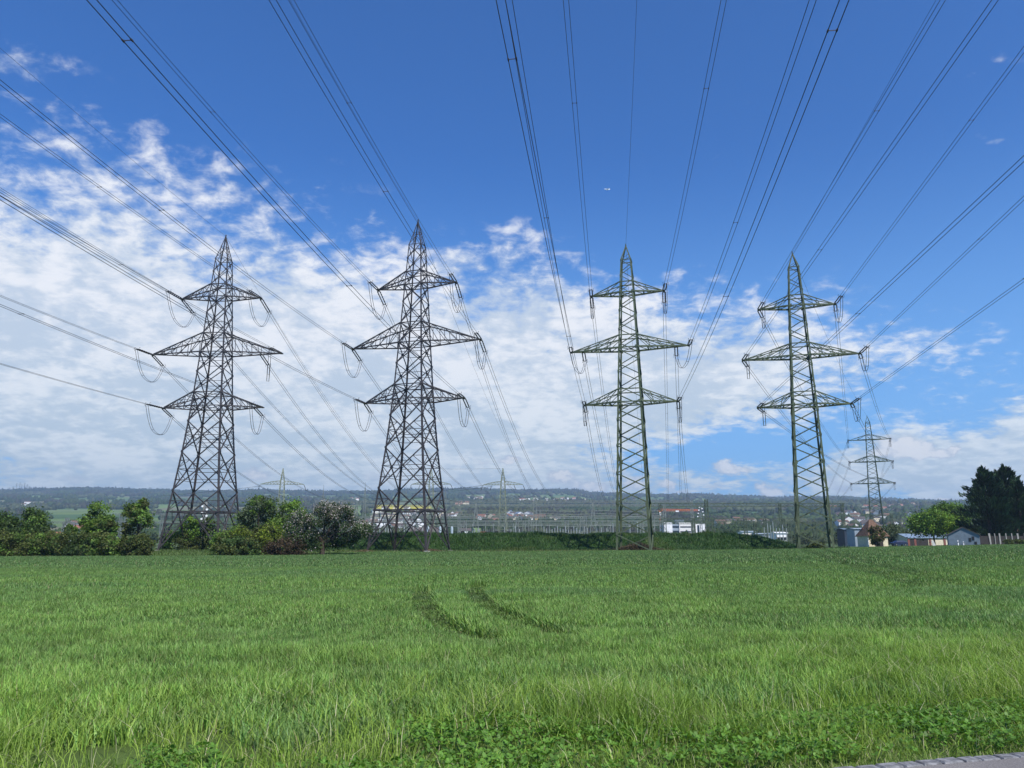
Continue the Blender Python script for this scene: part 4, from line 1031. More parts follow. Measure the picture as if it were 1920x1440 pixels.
# parked car (rear three quarter, small)
p = put(1685, 0, 214); r_ = empty('parked_car', p, math.radians(8)); tag(r_, 'dark blue car parked beside the grey tree near the workshop', 'car')
mb = MB(); prof_ = [(-2.1, .35), (-2.15, .75), (-1.9, .95), (-1.35, 1.0), (-.75, 1.42), (.9, 1.45), (1.7, 1.02), (2.1, .9), (2.15, .4)]
n0 = len(mb.v)
for s_ in (-1, 1):
    for (x, z) in prof_: mb.v.append((x, s_ * (.85 if z < 1.1 else .68), z))
q = len(prof_)
mb.f.append(list(range(q))); mb.f.append(list(range(q, 2 * q))[::-1]); mb.m += [0, 0]
for i in range(q): mb.f.append([i, (i + 1) % q, q + (i + 1) % q, q + i][::-1]); mb.m.append(0)
mb.build('body', M['car_paint'], r_)
mb = MB(); mb.hexa([(-1.0, -.80, 1.02), (1.35, -.80, 1.02), (1.35, .80, 1.02), (-1.0, .80, 1.02), (-.72, -.70, 1.38), (.85, -.70, 1.38), (.85, .70, 1.38), (-.72, .70, 1.38)]); mb.build('window', M['window_dark'], r_)
for x in (-1.3, 1.35):
    for y in (-.78, .78):
        mb = MB(); mb.tube([(x, y - .1, .31), (x, y + .1, .31)], .31, 12); wh = mb.build('wheel', M['rubber'], r_); mb = MB(); mb.tube([(x, y - .11, .31), (x, y + .11, .31)], .17, 10); mb.build('rim', M['galv'], wh)
# road strip on the right
mb = MB(); prev = None
for px in range(1560, 2080, 20):
    a = put(px, 0, 205); b = put(px, 0, 210)
    q = [Vector((a.x, 205, gz(a.x, 205) + .012)), Vector((b.x, 210, gz(b.x, 210) + .012))]
    if prev: mb.face([prev[0], q[0], q[1], prev[1]])
    prev = q
o = mb.build('road', M['asphalt']); tag(o, kind='structure')
#=====END_NEAR
# ------------------------------------------------------------------ switchyard behind the bank
GY = M['galv']
def a_post(mb, x, y, z0, z1, w_=.5, spread=1.6):
    for s_ in (-1, 1):
        mb.bar((x + s_ * spread, y, z0), (x + s_ * .12, y, z1), w_ * .5); mb.bar((x + s_ * spread, y + .8, z0), (x + s_ * .12, y + .3, z1), w_ * .35)
    n = 7
    for i in range(n):
        f0, f1 = i / n, (i + 1) / n; a = spread * (1 - f0) + .12 * f0; b = spread * (1 - f1) + .12 * f1; z_a = z0 + (z1 - z0) * f0; z_b = z0 + (z1 - z0) * f1
        s_ = 1 if i % 2 else -1
        mb.bar((x + s_ * a, y, z_a), (x - s_ * b, y, z_b), .14); mb.bar((x - b, y, z_b), (x + b, y, z_b), .12)
def lattice_post(mb, x, y, z0, z1, w0=.5, w1=.35, t=.12):
    for i in (-1, 1):
        for j in (-1, 1): mb.bar((x + i * w0, y + j * w0, z0), (x + i * w1, y + j * w1, z1), t)
    n = max(3, int((z1 - z0) / 1.6))
    for k_ in range(n):
        f0, f1 = k_ / n, (k_ + 1) / n; za, zb = z0 + (z1 - z0) * f0, z0 + (z1 - z0) * f1; a = w0 + (w1 - w0) * f0; b = w0 + (w1 - w0) * f1; s_ = 1 if k_ % 2 else -1
        for j in (-1, 1): mb.bar((x + s_ * a, y + j * a, za), (x - s_ * b, y + j * b, zb), t * .6); mb.bar((x + j * a, y + s_ * a, za), (x + j * b, y - s_ * b, zb), t * .6)
def gantry(label, x0, x1, ybeam, Y, posts, beam='lat', m_=None, depth=.8, t=.12):
    """row portal: beam is one part, every post a part"""
    m_ = m_ or GY; z = zat(ybeam, Y); X0, X1 = at(x0, 1014, Y).x, at(x1, 1014, Y).x
    root = empty('gantry', (X0, Y, 0)); tag(root, label, 'gantry', 'steel gantries of the switchyard')
    mb = MB(); L = X1 - X0
    if beam == 'lat':
        n = max(4, int(L / (depth * 1.3)))
        for dz_ in (0, -depth):
            for dy_ in (0, depth): mb.bar((0, dy_, z + dz_), (L, dy_, z + dz_), t * 1.3)
        for i in range(n):
            a, b = L * i / n, L * (i + 1) / n; s_ = i % 2
            mb.bar((a, 0, z - depth * s_), (b, 0, z - depth * (1 - s_)), t * .8); mb.bar((a, depth, z - depth * (1 - s_)), (b, depth, z - depth * s_), t * .7)
    else: mb.tube([(L * i / 24, 0, z - .25 * math.sin(math.pi * ((i * 4 / 24) % 1))) for i in range(25)], t, 6)
    mb.build('beam', m_, root)
    for (px, kind) in posts:
        x = at(px, 1014, Y).x - X0; mb = MB(); zb = -2.5
        if kind == 'A': a_post(mb, x, 0, zb, z + .6, .5, 1.9)
        elif kind == 'L': lattice_post(mb, x, .3, zb, z, .55, .4, .17)
        elif kind == 'T': lattice_post(mb, x, .3, zb, z + 1.5, .8, .5, .2)
        else: mb.tube([(x, 0, zb), (x, 0, z)], .14, 6)
        mb.build('post', m_, root)
gantry('long thin upper gantry beam crossing behind the second and third pylon', 586, 1300, 939, 330, [(640, 'L'), (720, 'L'), (860, 'L'), (1300, 'L')], 'lat', depth=.7, t=.11)
gantry('gantry beam carried by two pointed steel trestles left of the third pylon', 665, 1250, 946, 300, [(665, 'L'), (892, 'A'), (1003, 'T'), (1113, 'A'), (1248, 'L')], 'lat', depth=.6, t=.12)
gantry('deep dark lattice gantry beam between the third and fourth pylon', 1222, 1590, 943.5, 300, [(1240, 'L'), (1328, 'T'), (1467, 'L'), (1585, 'L')], 'lat', M['steel_green2'], 1.3, .14)
gantry('middle gantry beam with the long row of slim posts', 640, 1245, 969, 262, [(970, 'L'), (994, 'L'), (1091, 'L'), (1098, 'L'), (760, 'L'), (700, 'P'), (725, 'P'), (1226, 'L'), (780, 'P')], 'lat', depth=.5, t=.11)
gantry('lower gantry beam with slim poles before the middle one', 690, 1245, 976, 250, [(983, 'L'), (1060, 'P'), (1064, 'L'), (1131, 'P'), (1143, 'L'), (872, 'L'), (910, 'P'), (1180, 'P'), (1204, 'L')], 'lat', depth=.45, t=.10)
gantry('highest of the close gantry beams right behind the bank', 820, 1245, 982, 240, [(835, 'P'), (862, 'L'), (925, 'P'), (965, 'L'), (1030, 'P'), (1085, 'L'), (1125, 'P'), (1160, 'L'), (1238, 'P')], 'lat', depth=.4, t=.09)
gantry('dark gantry beam in front of the white office block', 1228, 1500, 972, 280, [(1302, 'L'), (1338, 'L'), (1400, 'L'), (1437, 'L'), (1472, 'L')], 'lat', M['steel_green2'], 1.0, .14)
gantry('lower dark gantry beam right of the third pylon', 1232, 1560, 979, 262, [(1360, 'P'), (1418, 'L'), (1482, 'L'), (1530, 'L')], 'lat', M['steel_green2'], .6, .1)
gantry('gantry beam seen through the trees left of the leftmost pylon', 92, 340, 978, 300, [(116, 'L'), (121, 'T'), (215, 'L'), (228, 'L'), (300, 'L')], 'lat', depth=.6, t=.12)
gantry('higher gantry beam seen behind the sparse tree', 205, 460, 963, 340, [(222, 'L'), (232, 'L'), (300, 'L'), (420, 'L')], 'lat', depth=.7, t=.12)
gantry('thin gantry beam above the rooftops near the hip roof house', 1575, 1680, 965, 380, [(1584, 'L'), (1640, 'L'), (1676, 'L')], 'lat', M['steel_green2'], .6, .1)
for i, (yb, Y, lb) in enumerate(((957.5, 345, 'uppermost thin bus tube between the second and third pylon'), (963, 310, 'thin bus tube just above the middle gantry beam'), (966.5, 290, 'second thin bus tube close above the middle gantry beam'), (985, 240, 'lowest thin bus tube left of the third pylon'))):
    a, b = at(690, 1014, Y).x, at(1240, 1014, Y).x; z = zat(yb, Y); mb = MB(); n = 40
    mb.tube([(a + (b - a) * j / n, Y, z - .35 * math.sin(math.pi * ((j / 8) % 1))) for j in range(n + 1)], .09, 5); o = mb.build('bus_tube', GY); tag(o, lb, 'bus tube', 'bus tubes of the switchyard')
# lightning masts
for i, (px, yt, Y, lb) in enumerate(((602, 909, 335, 'slender lightning mast above the apple tree, the left one'), (681, 904, 325, 'slender lightning mast just right of the apple tree'), (759, 910, 340, 'slender lightning mast seen through the left part of the second pylon'), (834, 911, 335, 'slender lightning mast at the right side of the second pylon'),
        (1013, 950, 300, 'short slender mast right of the yellow far house'))):
    root = empty('lightning_mast', (at(px, 1014, Y).x, Y, 0)); tag(root, lb, 'mast', 'lightning masts of the switchyard')
    H = zat(yt, Y); mb = MB(); lattice_post(mb, 0, 0, -2, H * .82, .85, .32, .10); mb.build('lattice_mast', GY, root)
    mb = MB(); mb.tube([(0, 0, H * .8), (0, 0, H)], [.12, .04], 5)
    for s_ in (-1, 1): mb.bar((s_ * .32, 0, H * .82), (0, 0, H * .93), .09)
    mb.build('tip', GY, root)
# single-arm pylons in the yard
for i, (px, yt, ya, hl, Y, lb) in enumerate(((531, 878, 908, 40, 372, 'single arm pylon above the shrubs right of the leftmost pylon'), (809, 879, 908, 37, 380, 'single arm pylon seen through the second pylon'), (943, 878, 909, 38, 365, 'single arm pylon standing free between the second and third pylon'))):
    X = at(px, yt, Y).x; root = empty('single_arm_pylon', (X, Y, 0), (.1, -.05, -.15)[i]); tag(root, lb, 'pylon', 'single arm pylons of the switchyard')
    H = zat(yt, Y); A_ = zat(ya, Y); hl_ = hl / FPX * Y
    P = [(-2, 2.9), (A_ * .45, 1.55), (A_, .95), (A_ + 1.6, .85), (H, .05)]
    for k_ in range(4):
        mb = MB()
        for za, zb in ((-2, A_ * .45), (A_ * .45, A_), (A_, A_ + 1.6), (A_ + 1.6, H)): mb.bar(corner(P, za, k_), corner(P, zb, k_), .24)
        mb.build('leg', M['galvgreen'], root)
    mb = MB(); zz2 = list(np.linspace(0, A_ * .5, 5)) + list(np.linspace(A_ * .5, A_ + 1.6, 9))[1:] + list(np.linspace(A_ + 1.6, H - .6, 6))[1:]
    for q, (za, zb) in enumerate(zip(zz2[:-1], zz2[1:])):
        for k_ in range(4):
            s_ = (q + k_) % 2; mb.bar(corner(P, za, (k_ + s_) % 4), corner(P, zb, (k_ + 1 - s_) % 4), .12)
            if q < 5: mb.bar(corner(P, za, (k_ + 1 - s_) % 4), corner(P, zb, (k_ + s_) % 4), .12); mb.bar(corner(P, za, k_), corner(P, za, (k_ + 1) % 4), .12)
    mb.build('mast_bracing', M['galvgreen'], root)
    for s_ in (-1, 1):
        mb = MB(); n = 6
        for j in (-1, 1):
            pt = [(s_ * (.95 + (hl_ - .95) * q / n), j * .8 * (1 - q / n * .8), A_ + 1.6 * (1 - (q / n) ** 1.6)) for q in range(n + 1)]; pb = [(p[0], p[1], A_) for p in pt]
            for q in range(n): mb.bar(pt[q], pt[q + 1], .16); mb.bar(pb[q], pb[q + 1], .2); mb.bar(pt[q], pb[q], .1); mb.bar(pt[q], pb[q + 1], .1)
        mb.build('crossarm', M['galvgreen'], root)
        for f in ((1.0, .55) if i else (1.0,)):
            mb = MB(); x = s_ * (hl_ * f)
            pts = [(x + s_ * 1.6 * math.sin(math.pi * q / 8) * .6, -1.0 + 2 * q / 8, A_ - .3 - 2.3 * math.sin(math.pi * q / 8)) for q in range(9)]; mb.tube(pts, .07, 5); mb.build('jumper_cable', M['wire'], root)
def span(label, a, b, sag, sep=.5, r=.035, name='power_line', group='lines between the yard pylons'):
    pts = wire_far(Vector(a), Vector(b), sag); bundle(name, label, 'power line', pts, sep, r, group)
span('low twin cable between the two single arm pylons behind the second pylon', at(906, 910, 366), at(772, 926, 420), .0002)
span('second low twin cable left of the free single arm pylon', at(921, 912, 366), at(846, 921, 420), .0002)
span('low twin cable running left from the left single arm pylon', at(491, 911, 372), at(300, 930, 420), .0002)
span('thin earth wire from the free single arm pylon to the left', at(942, 878, 365), at(809, 879, 380), .0006, 0, .03)
# equipment: post insulators
rr = random.Random(21); px = []
px += [(p, 988 + rr.uniform(-3, 5), 236 + rr.uniform(-8, 8)) for p in np.arange(1020, 1106, 5.1)]
px += [(p, 983 + rr.uniform(-6, 10), 240 + rr.uniform(-8, 8)) for p in np.arange(652, 728, 5.4)]
px += [(p, 985 + rr.uniform(-5, 8), 236 + rr.uniform(-8, 8)) for p in list(np.arange(732, 800, 8.5)) + [886, 890, 896, 899, 946, 951, 958, 966, 974]]
px += [(p, 984 + rr.uniform(-8, 8), 236 + rr.uniform(-8, 8)) for p in (1120, 1128, 1138, 1150, 1182, 1196, 1208, 1434, 1441, 1446, 1451, 1457, 1463, 1469, 1476)]
protoP = None
for i, (p_, yt, Y) in enumerate(px):
    b = Vector((at(p_, 1014, Y).x, Y, -1.2)); H = zat(yt, Y) + 1.2
    if protoP is None:
        protoP = empty('post_insulator', b); mb = MB(); mb.hexa([(-.16, -.16, 0), (.16, -.16, 0), (.16, .16, 0), (-.16, .16, 0), (-.11, -.11, .62), (.11, -.11, .62), (.11, .11, .62), (-.11, .11, .62)]); mb.build('stand', GY, protoP)
        mb = MB(); n = 15; mb.tube([(0, 0, .62 + .36 * q / (n - 1)) for q in range(n)], [.16 if q % 2 else .09 for q in range(n)], 8); mb.build('insulator', cmat('grey_porcelain', (.27, .30, .30), .5), protoP); r_ = protoP
    else:
        r_ = protoP.copy(); col.objects.link(r_)
        for ch in list(protoP.children): c_ = ch.copy(); col.objects.link(c_); c_.parent = r_
        r_.location = b
    r_.scale = (1.0, 1.0, H); tag(r_, 'slim grey post insulator standing in the switchyard rows behind the bank', 'insulator', 'post insulators of the switchyard')
# breakers / tanks
for i, (p_, yt, wv, m2, lb) in enumerate(((867, 996, 7, 'black_paint', 'dark breaker box left of the left steel trestle'), (914, 997, 8, 'dark_wood', 'dark breaker box right of the left steel trestle'), (931, 996, 7, 'black_paint', 'dark breaker box at the foot of the free single arm pylon'), (953, 996, 6, 'black_paint', 'dark breaker box right of the free single arm pylon'), (906, 996, 11, 'brown_tiles', 'small brown hut by the free single arm pylon'))):
    Y = 232; b = Vector((at(p_, 1014, Y).x, Y, -1.2)); H = zat(yt, Y) + 1.2; w2 = wv / FPX * Y
    r_ = empty('breaker_box', b); tag(r_, lb, 'switchgear'); box_part('cabinet', M[m2], r_, -w2 / 2, w2 / 2, -.7, .7, .3, H)
    box_part('base', M['concrete'], r_, -w2 / 2 - .1, w2 / 2 + .1, -.8, .8, 0, .3)
    mb = MB()
    for s_ in (-.35, 0, .35): mb.tube([(s_ * w2, 0, H), (s_ * w2, 0, H + .7)], .08, 6)
    mb.build('bushing', GY, r_)
for i, (p_, yt) in enumerate(((802, 987), (825, 987), (847, 987))):
    Y = 236; b = Vector((at(p_, 1014, Y).x, Y, -1.2)); H = zat(yt, Y) + 1.2; r_ = empty('surge_tank', b); tag(r_, ('pale upright tank behind the middle of the second pylon', 'pale upright tank at the right leg of the second pylon', 'pale upright tank just right of the second pylon')[i], 'tank')
    mb = MB(); mb.tube([(0, 0, .4), (0, 0, H - .5), (0, 0, H - .15), (0, 0, H)], [.38, .38, .3, .1], 12); mb.build('vessel', cmat('pale_blue_paint', (.36, .43, .48), .5), r_); mb = MB()
    for s_ in (-.25, .25): mb.bar((s_, 0, 0), (s_, 0, .5), .1)
    mb.build('stand', GY, r_)

# ------------------------------------------------------------------ middle distance buildings
# white office block
Yo = 480; X0 = at(1246, 1014, Yo).x; X1 = at(1326, 1014, Yo).x; zt = zat(979, Yo); L = X1 - X0
ro = empty('office_block', (X0, Yo, gz(X0, Yo))); z0 = gz(X0, Yo); H = zt - z0; tag(ro, 'white modern office block with dark window bands right of the third pylon', 'building')
box_part('wall', M['white_paint'], ro, 0, L * .19, -1, 12, -1, H); box_part('wall', M['white_render'], ro, L * .36, L * .74, 0, 12, -1, H * .98); box_part('wall', M['white_paint'], ro, L * .76, L, 1, 12, -1, H * .93); box_part('link', M['light_metal'], ro, L * .19, L * .36, .5, 12, -1, H * .9)
for f in (.28, .52, .76):
    box_part('window', M['window_dark'], ro, L * .20, L * .35, .42, .5, H * f - .6, H * f + .6); box_part('window', M['window_dark'], ro, L * .38, L * .73, -.06, 0, H * f - .45, H * f + .35)
box_part('window', M['window_dark'], ro, L * .79, L * .84, .94, 1, H * .2, H * .85); box_part('window', M['window_dark'], ro, L * .90, L * .95, .94, 1, H * .1, H * .6)
box_part('roof_cabin', M['grey_board'], ro, L * .30, L * .5, 3, 8, H * .98 + .003, H * 1.12)
# orange crane
Yc = 620; X = at(1240, 1014, Yc).x; g = gz(X, Yc); rc = empty('tower_crane', (X, Yc, g)); tag(rc, 'orange tower crane with long level jib right of the third pylon', 'crane'); zj = zat(958, Yc) - g
mb = MB(); lattice_post(mb, 0, 0, -1, zj, .8, .8, .3); mb.build('mast', M['orange_paint'], rc)
mb = MB(); x1 = at(1312, 1014, Yc).x - X; n = 20; xs_ = np.linspace(-2, x1, n + 1)
for j in (-.6, .6): mb.bar((-2, j, zj), (x1, j, zj), .18)
mb.bar((0, 0, zj + 1.6), (x1, 0, zj + .9), .26)
for a, b in zip(xs_[:-1], xs_[1:]): mb.bar((a, -.6, zj), ((a + b) / 2, 0, zj + 1.4), .14); mb.bar(((a + b) / 2, 0, zj + 1.4), (b, -.6, zj), .14)
mb.build('jib', M['orange_paint'], rc); box_part('cab', M['white_paint'], rc, -1, 1, -1.6, -.6, zj - 3.5, zj - 1); box_part('trolley', M['white_paint'], rc, x1 * .40, x1 * .40 + 2.5, -.9, -.7, zj - .8, zj + .3)
# radio masts with pale antennas
for (px_, yt, yb_, Y, lb) in ((1316, 950, 985, 470, 'steel radio mast with pale dish antennas above the office block'), (380, 941, 1008, 300, 'pale radio mast with antennas seen through the leftmost pylon')):
    X = at(px_, 1014, Y).x; g = gz(X, Y); r_ = empty('radio_mast', (X, Y, g)); tag(r_, lb, 'mast'); H = zat(yt, Y) - g
    mb = MB(); lattice_post(mb, 0, 0, -1, H, .7, .45, .16); mb.build('lattice_mast', M['pale_wood'] if px_ == 380 else GY, r_)
    for i in range(5 if px_ == 380 else 7):
        z = H * (.62 + .07 * i) if px_ == 380 else H * (.72 + .045 * i); s_ = (-1, 1)[i % 2] * (.9 if px_ == 380 else 1.9 - .2 * i)
        mb = MB(); mb.tube([(s_, -.7, z), (s_, -.3, z)], [.38, .42], 12); mb.build('dish', M['white_paint'], r_); mb = MB(); mb.bar((0, 0, z), (s_, -.3, z), .12); mb.build('bracket', GY, r_)
for (x0, x1, yt, Y, lb, wallm) in ((1388, 1412, 996, 330, 'low pale building left half behind the dark gantries', 'white_render'), (1414, 1446, 1000, 300, 'low grey flat building behind the right end of the bank', 'light_metal'), (1450, 1470, 998, 262, 'white cabin with dark window band at the right end of the bank', 'white_paint')):
    X = (at(x0, 1014, Y).x + at(x1, 1014, Y).x) / 2; L = at(x1, 1014, Y).x - at(x0, 1014, Y).x; H = zat(yt, Y) - gz(X, Y)
    r_ = house('flat_building', lb, 'building', (X, Y, gz(X, Y)), L, 6, H - .3, .3, M[wallm], M['white_paint'] if wallm == 'white_paint' else M['light_metal'], .03)
    box_part('window', M['window_dark'], r_, -L * .42, L * .42, -3.06, -2.97, H * .50, H * .68)
# farm buildings and hamlets
def tiny(label, group, px_, py_, Y, w_, d_, h, rh, wall, roof, rz, name='house'):
    X = at(px_, 1014, Y).x; g = gz(X, Y); me_key = (round(w_), round(d_), round(h), wall, roof)
    mb = MB(); gable(mb, w_, d_, h, rh, .35, 0, 1)
    mb.cur = 2
    for q in range(max(2, int(w_ / 3.2))):
        x = -w_ / 2 + (q + .5) * w_ / max(2, int(w_ / 3.2))
        for z in (1.4, 4.0):
            if z + .8 < h: mb.box(x - .45, x + .45, -d_ / 2 - .04, -d_ / 2 + .02, z - .55, z + .55)
    o = mb.build(name, [M[wall], M[roof], M['window_dark']], None, (X, Y, g)); o.rotation_euler = (0, 0, rz); tag(o, label, 'house', group); return o
def hillY(px_, py_):
    """distance at which the terrain is seen at this height"""
    Yv = np.concatenate([np.arange(420, 5000, 12.0)]); X = (at(px_, 1014, 1.0).x) * Yv; z = ground_z(X, Yv); e = (z - EYE) / Yv
    want = (at(960, py_, 1).z - EYE); j = np.argmax(e >= want); return float(Yv[j] if e[j] >= want else 4800)
HAM = [ # label, x0,x1,y0,y1,n, walls, roofs, size
 ('tiny far house of the red roofed hill village right of the free single arm pylon', 968, 1100, 934, 942, 44, ('white_render', 'cream_render', 'white_paint'), ('red_tiles', 'red_tiles', 'brown_tiles'), 14),
 ('tiny far house on the ridge slope just left of the free single arm pylon', 868, 904, 932, 938, 11, ('white_render', 'cream_render'), ('red_tiles', 'red_tiles', 'dark_tiles'), 13),
 ('tiny orange roofed house below the ridge right of the second pylon', 856, 878, 943, 948, 7, ('cream_render',), ('red_tiles',), 14),
 ('small house of the hamlet with blue grey roofs before the dark wood', 952, 996, 964, 972, 9, ('white_render', 'white_paint'), ('blue_metal', 'dark_tiles', 'brown_tiles'), 13),
 ('small house in the roofscape seen through the legs of the second pylon', 700, 860, 953, 975, 46, ('white_render', 'cream_render', 'white_paint'), ('brown_tiles', 'dark_tiles', 'dark_tiles'), 13),
 ('white house close behind the switchyard left of the surge tanks', 655, 790, 976, 996, 26, ('white_render', 'white_paint'), ('dark_tiles', 'brown_tiles', 'dark_tiles'), 12),
 ('small house in the strip of roofs between the second and third pylon', 900, 1060, 970, 980, 22, ('white_render', 'cream_render', 'grey_board'), ('dark_tiles', 'brown_tiles', 'red_tiles'), 13),
 ('small pale house right of the white office block', 1345, 1440, 978, 992, 14, ('white_render', 'cream_render'), ('brown_tiles', 'dark_tiles'), 11),
 ('small house in the town roofs around the hip roof house', 1575, 1735, 958, 994, 52, ('white_render', 'cream_render', 'white_paint', 'grey_board'), ('brown_tiles', 'dark_tiles', 'dark_tiles', 'brown_tiles'), 12),
 ('tiny far house on the slope above the town right of the fourth pylon', 1560, 1730, 943, 956, 18, ('white_render', 'cream_render'), ('brown_tiles', 'red_tiles'), 14),
 ('tiny white farmhouse by the pale field above the apple tree', 656, 668, 934, 938, 3, ('white_paint',), ('red_tiles',), 15),
 ('tiny white farmhouse on the far left slope', 20, 60, 940, 950, 3, ('white_paint',), ('brown_tiles',), 15),
 ('pale farm building seen in the gap between the left trees', 98, 158, 988, 1001, 7, ('cream_render', 'white_render'), ('brown_tiles', 'red_tiles', 'dark_tiles'), 11),
 ('pale far house behind the right slope of the switchyard', 1100, 1235, 936, 966, 8, ('white_render', 'cream_render'), ('dark_tiles', 'brown_tiles'), 12)]
rr = random.Random(55); HOUSES = []
for (lb, x0, x1, y0, y1, n, ws_, rs_, sz) in HAM:
    for i in range(n):
        a, b = rr.uniform(x0, x1), rr.uniform(y0, y1); Y = hillY(a, b + 1.5); s_ = sz * rr.uniform(.8, 1.35); HOUSES.append((at(a, 1014, Y).x, Y))
        tiny(lb, lb.replace('tiny ', '').replace('small ', 'houses: '), a, b, Y, s_, s_ * .7, rr.uniform(3.2, 6.5), rr.uniform(2.2, 3.6), rr.choice(ws_), rr.choice(rs_), rr.choice((0, 1.57)) + rr.uniform(-.5, .5))
for (px_, yt, Y, w_, h, rh, wall, roof, lb) in ((107, 993, 420, 12, 3.2, 3.0, 'white_render', 'red_tiles', 'red roofed barn in the gap between the left trees'), (1013, 962, 1150, 16, 6, 5, 'yellow_render', 'brown_tiles', 'yellow house with a pointed gable right of the blue roofed hamlet'),
      (797, 986, 520, 20, 5, 4, 'white_paint', 'dark_tiles', 'white barn with dark roof seen through the second pylon'), (872, 981, 760, 11, 4, 2.6, 'white_paint', 'dark_tiles', 'white farmhouse on the bright meadow right of the second pylon')):
    o = tiny(lb, None, px_, 0, Y, w_, w_ * .6, h, rh, wall, roof, .1); HOUSES.append((o.location.x, Y))

# ------------------------------------------------------------------ woods on the hills (one mass)
ICO_V = []; phi = (1 + 5 ** .5) / 2
for a, b in ((-1, phi), (1, phi), (-1, -phi), (1, -phi)): ICO_V += [(a, b, 0), (0, a, b), (b, 0, a)]
ICO_V = np.array(ICO_V, float); ICO_V /= np.linalg.norm(ICO_V[0])
from itertools import combinations
dmin = min(np.linalg.norm(ICO_V[i] - ICO_V[j]) for i, j in combinations(range(12), 2))
ICO_F = np.array([t for t in combinations(range(12), 3) if all(abs(np.linalg.norm(ICO_V[i] - ICO_V[j]) - dmin) < 1e-3 for i, j in combinations(t, 2))])
for q in range(len(ICO_F)):
    a, b, c = ICO_V[ICO_F[q]]
    if np.dot(np.cross(b - a, c - a), a + b + c) < 0: ICO_F[q] = ICO_F[q][[0, 2, 1]]
def wood_mass(name, label, X, Y, S, colr, conif, rgs):
    n = len(X); Z = ground_z(X, Y)
    rot = rgs.uniform(0, 6.28, n); V = np.repeat(ICO_V[None], n, 0).astype(np.float32)
    V *= rgs.uniform(.72, 1.28, (n, 12, 1)); 
    V[:, :, 2] *= np.where(conif, 1.7, 1.0)[:, None]
    tp = np.clip(V[:, :, 2:3], 0, 2); V[:, :, :2] *= np.where(conif[:, None, None], 1 - .5 * tp, 1)
    c, s_ = np.cos(rot)[:, None], np.sin(rot)[:, None]; x = V[:, :, 0] * c - V[:, :, 1] * s_; y = V[:, :, 0] * s_ + V[:, :, 1] * c
    V[:, :, 0] = x * S[:, None] + X[:, None]; V[:, :, 1] = y * S[:, None] + Y[:, None]; V[:, :, 2] = (V[:, :, 2] * .85 + .55) * S[:, None] + Z[:, None]
    F_ = (ICO_F[None] + (np.arange(n) * 12)[:, None, None]).reshape(-1, 3)
    cc = np.repeat(colr, 12, axis=0) * rgs.uniform(.85, 1.18, (n * 12, 1))
    o = mesh_np(name, V.reshape(-1, 3), F_, M['leaf'], None, cc); tag(o, label, 'woods', None, 'stuff'); return o
rg = np.random.default_rng(91)
n = 150000
Y = 420 * (5150 / 420) ** (rg.random(n)); X = rg.uniform(-.74, .74, n) * Y
_, wm = landuse(X, Y)
solo = (fbm(X / 60, Y / 90, 93, 2) > .66) & (Y < 4200)
keep = (wm | solo) & (rg.random(n) < np.interp(Y, [420, 900, 2000, 5000], [.10, .25, .55, 1.0]))
X, Y = X[keep], Y[keep]
hx = np.array([h[0] for h in HOUSES]); hy = np.array([h[1] for h in HOUSES])
okk = np.ones(len(X), bool)
for i in range(0, len(X), 4000):
    dxx = X[i:i + 4000, None] * (hy / np.maximum(Y[i:i + 4000, None], 1)) - hx      # keep trees from standing right in front of the hamlets
    dyy = hy - Y[i:i + 4000, None]; okk[i:i + 4000] = ~(((abs(dxx) < 14) & (dyy > -6) & (dyy < .10 * hy)).any(1))
yf = (X / Y > at(700, 1014, 1).x) & (X / Y < at(808, 1014, 1).x) & (Y > 1750) & (Y < 2500); okk &= ~yf
X, Y = X[okk], Y[okk]
n = len(X); con = fbm(X / 180, Y / 260, 97, 3) + .12 * (rg.random(n) - .5) > .56
S = np.interp(Y, [420, 900, 2000, 4000, 5200], [3.0, 5.0, 7.5, 10, 11]) * rg.uniform(.6, 1.35, n)
pal = np.array([(.040, .070, .022), (.060, .095, .030), (.030, .050, .022), (.085, .105, .045), (.055, .06, .04)])
gi = (fbm(X / 260, Y / 300, 95, 3) * 9 + rg.random(n) * .5).astype(int) % 5
c = pal[gi] * rg.uniform(.88, 1.13, (n, 1)); c[con] *= .75; c[Y > 4200] = c[Y > 4200] * .7
wood_mass('far_woods', 'woods and hedgerows covering the far hillside', X, Y, S, c, con, rg)
# nearer leafy belt behind the yard
n = 0; Xs = []; Ys = []; Ss = []; Cs = []
for (x0, x1, y0, Y0, Y1, cnt, sz, cc) in ((1000, 1110, 0, 380, 470, 70, 2.3, (.11, .13, .07)), (1100, 1240, 0, 400, 520, 90, 3.2, (.05, .08, .03)), (1330, 1480, 0, 420, 640, 130, 3.6, (.055, .085, .028)), (1480, 1620, 0, 380, 560, 110, 3.0, (.05, .065, .03)), (640, 700, 0, 420, 520, 40, 2.6, (.06, .07, .045)), (150, 640, 0, 420, 640, 220, 3.4, (.055, .08, .035)), (-200, 150, 0, 520, 700, 160, 3.6, (.045, .07, .03)), (1620, 1780, 0, 420, 700, 120, 3.4, (.055, .08, .035)), (1280, 1420, 0, 640, 900, 150, 6, (.06, .095, .03))):
    Yv = rg.uniform(Y0, Y1, cnt); Xs.append(at(1, 1014, 1).x * 0 + (rg.uniform(x0, x1, cnt) - 960) / 1471.6 * Yv * 1.0); Ys.append(Yv); Ss.append(sz * rg.uniform(.5, 1.2, cnt)); Cs.append(np.array(cc) * rg.uniform(.6, 1.4, (cnt, 1)))
X, Y, S, C = np.concatenate(Xs), np.concatenate(Ys), np.concatenate(Ss), np.concatenate(Cs)
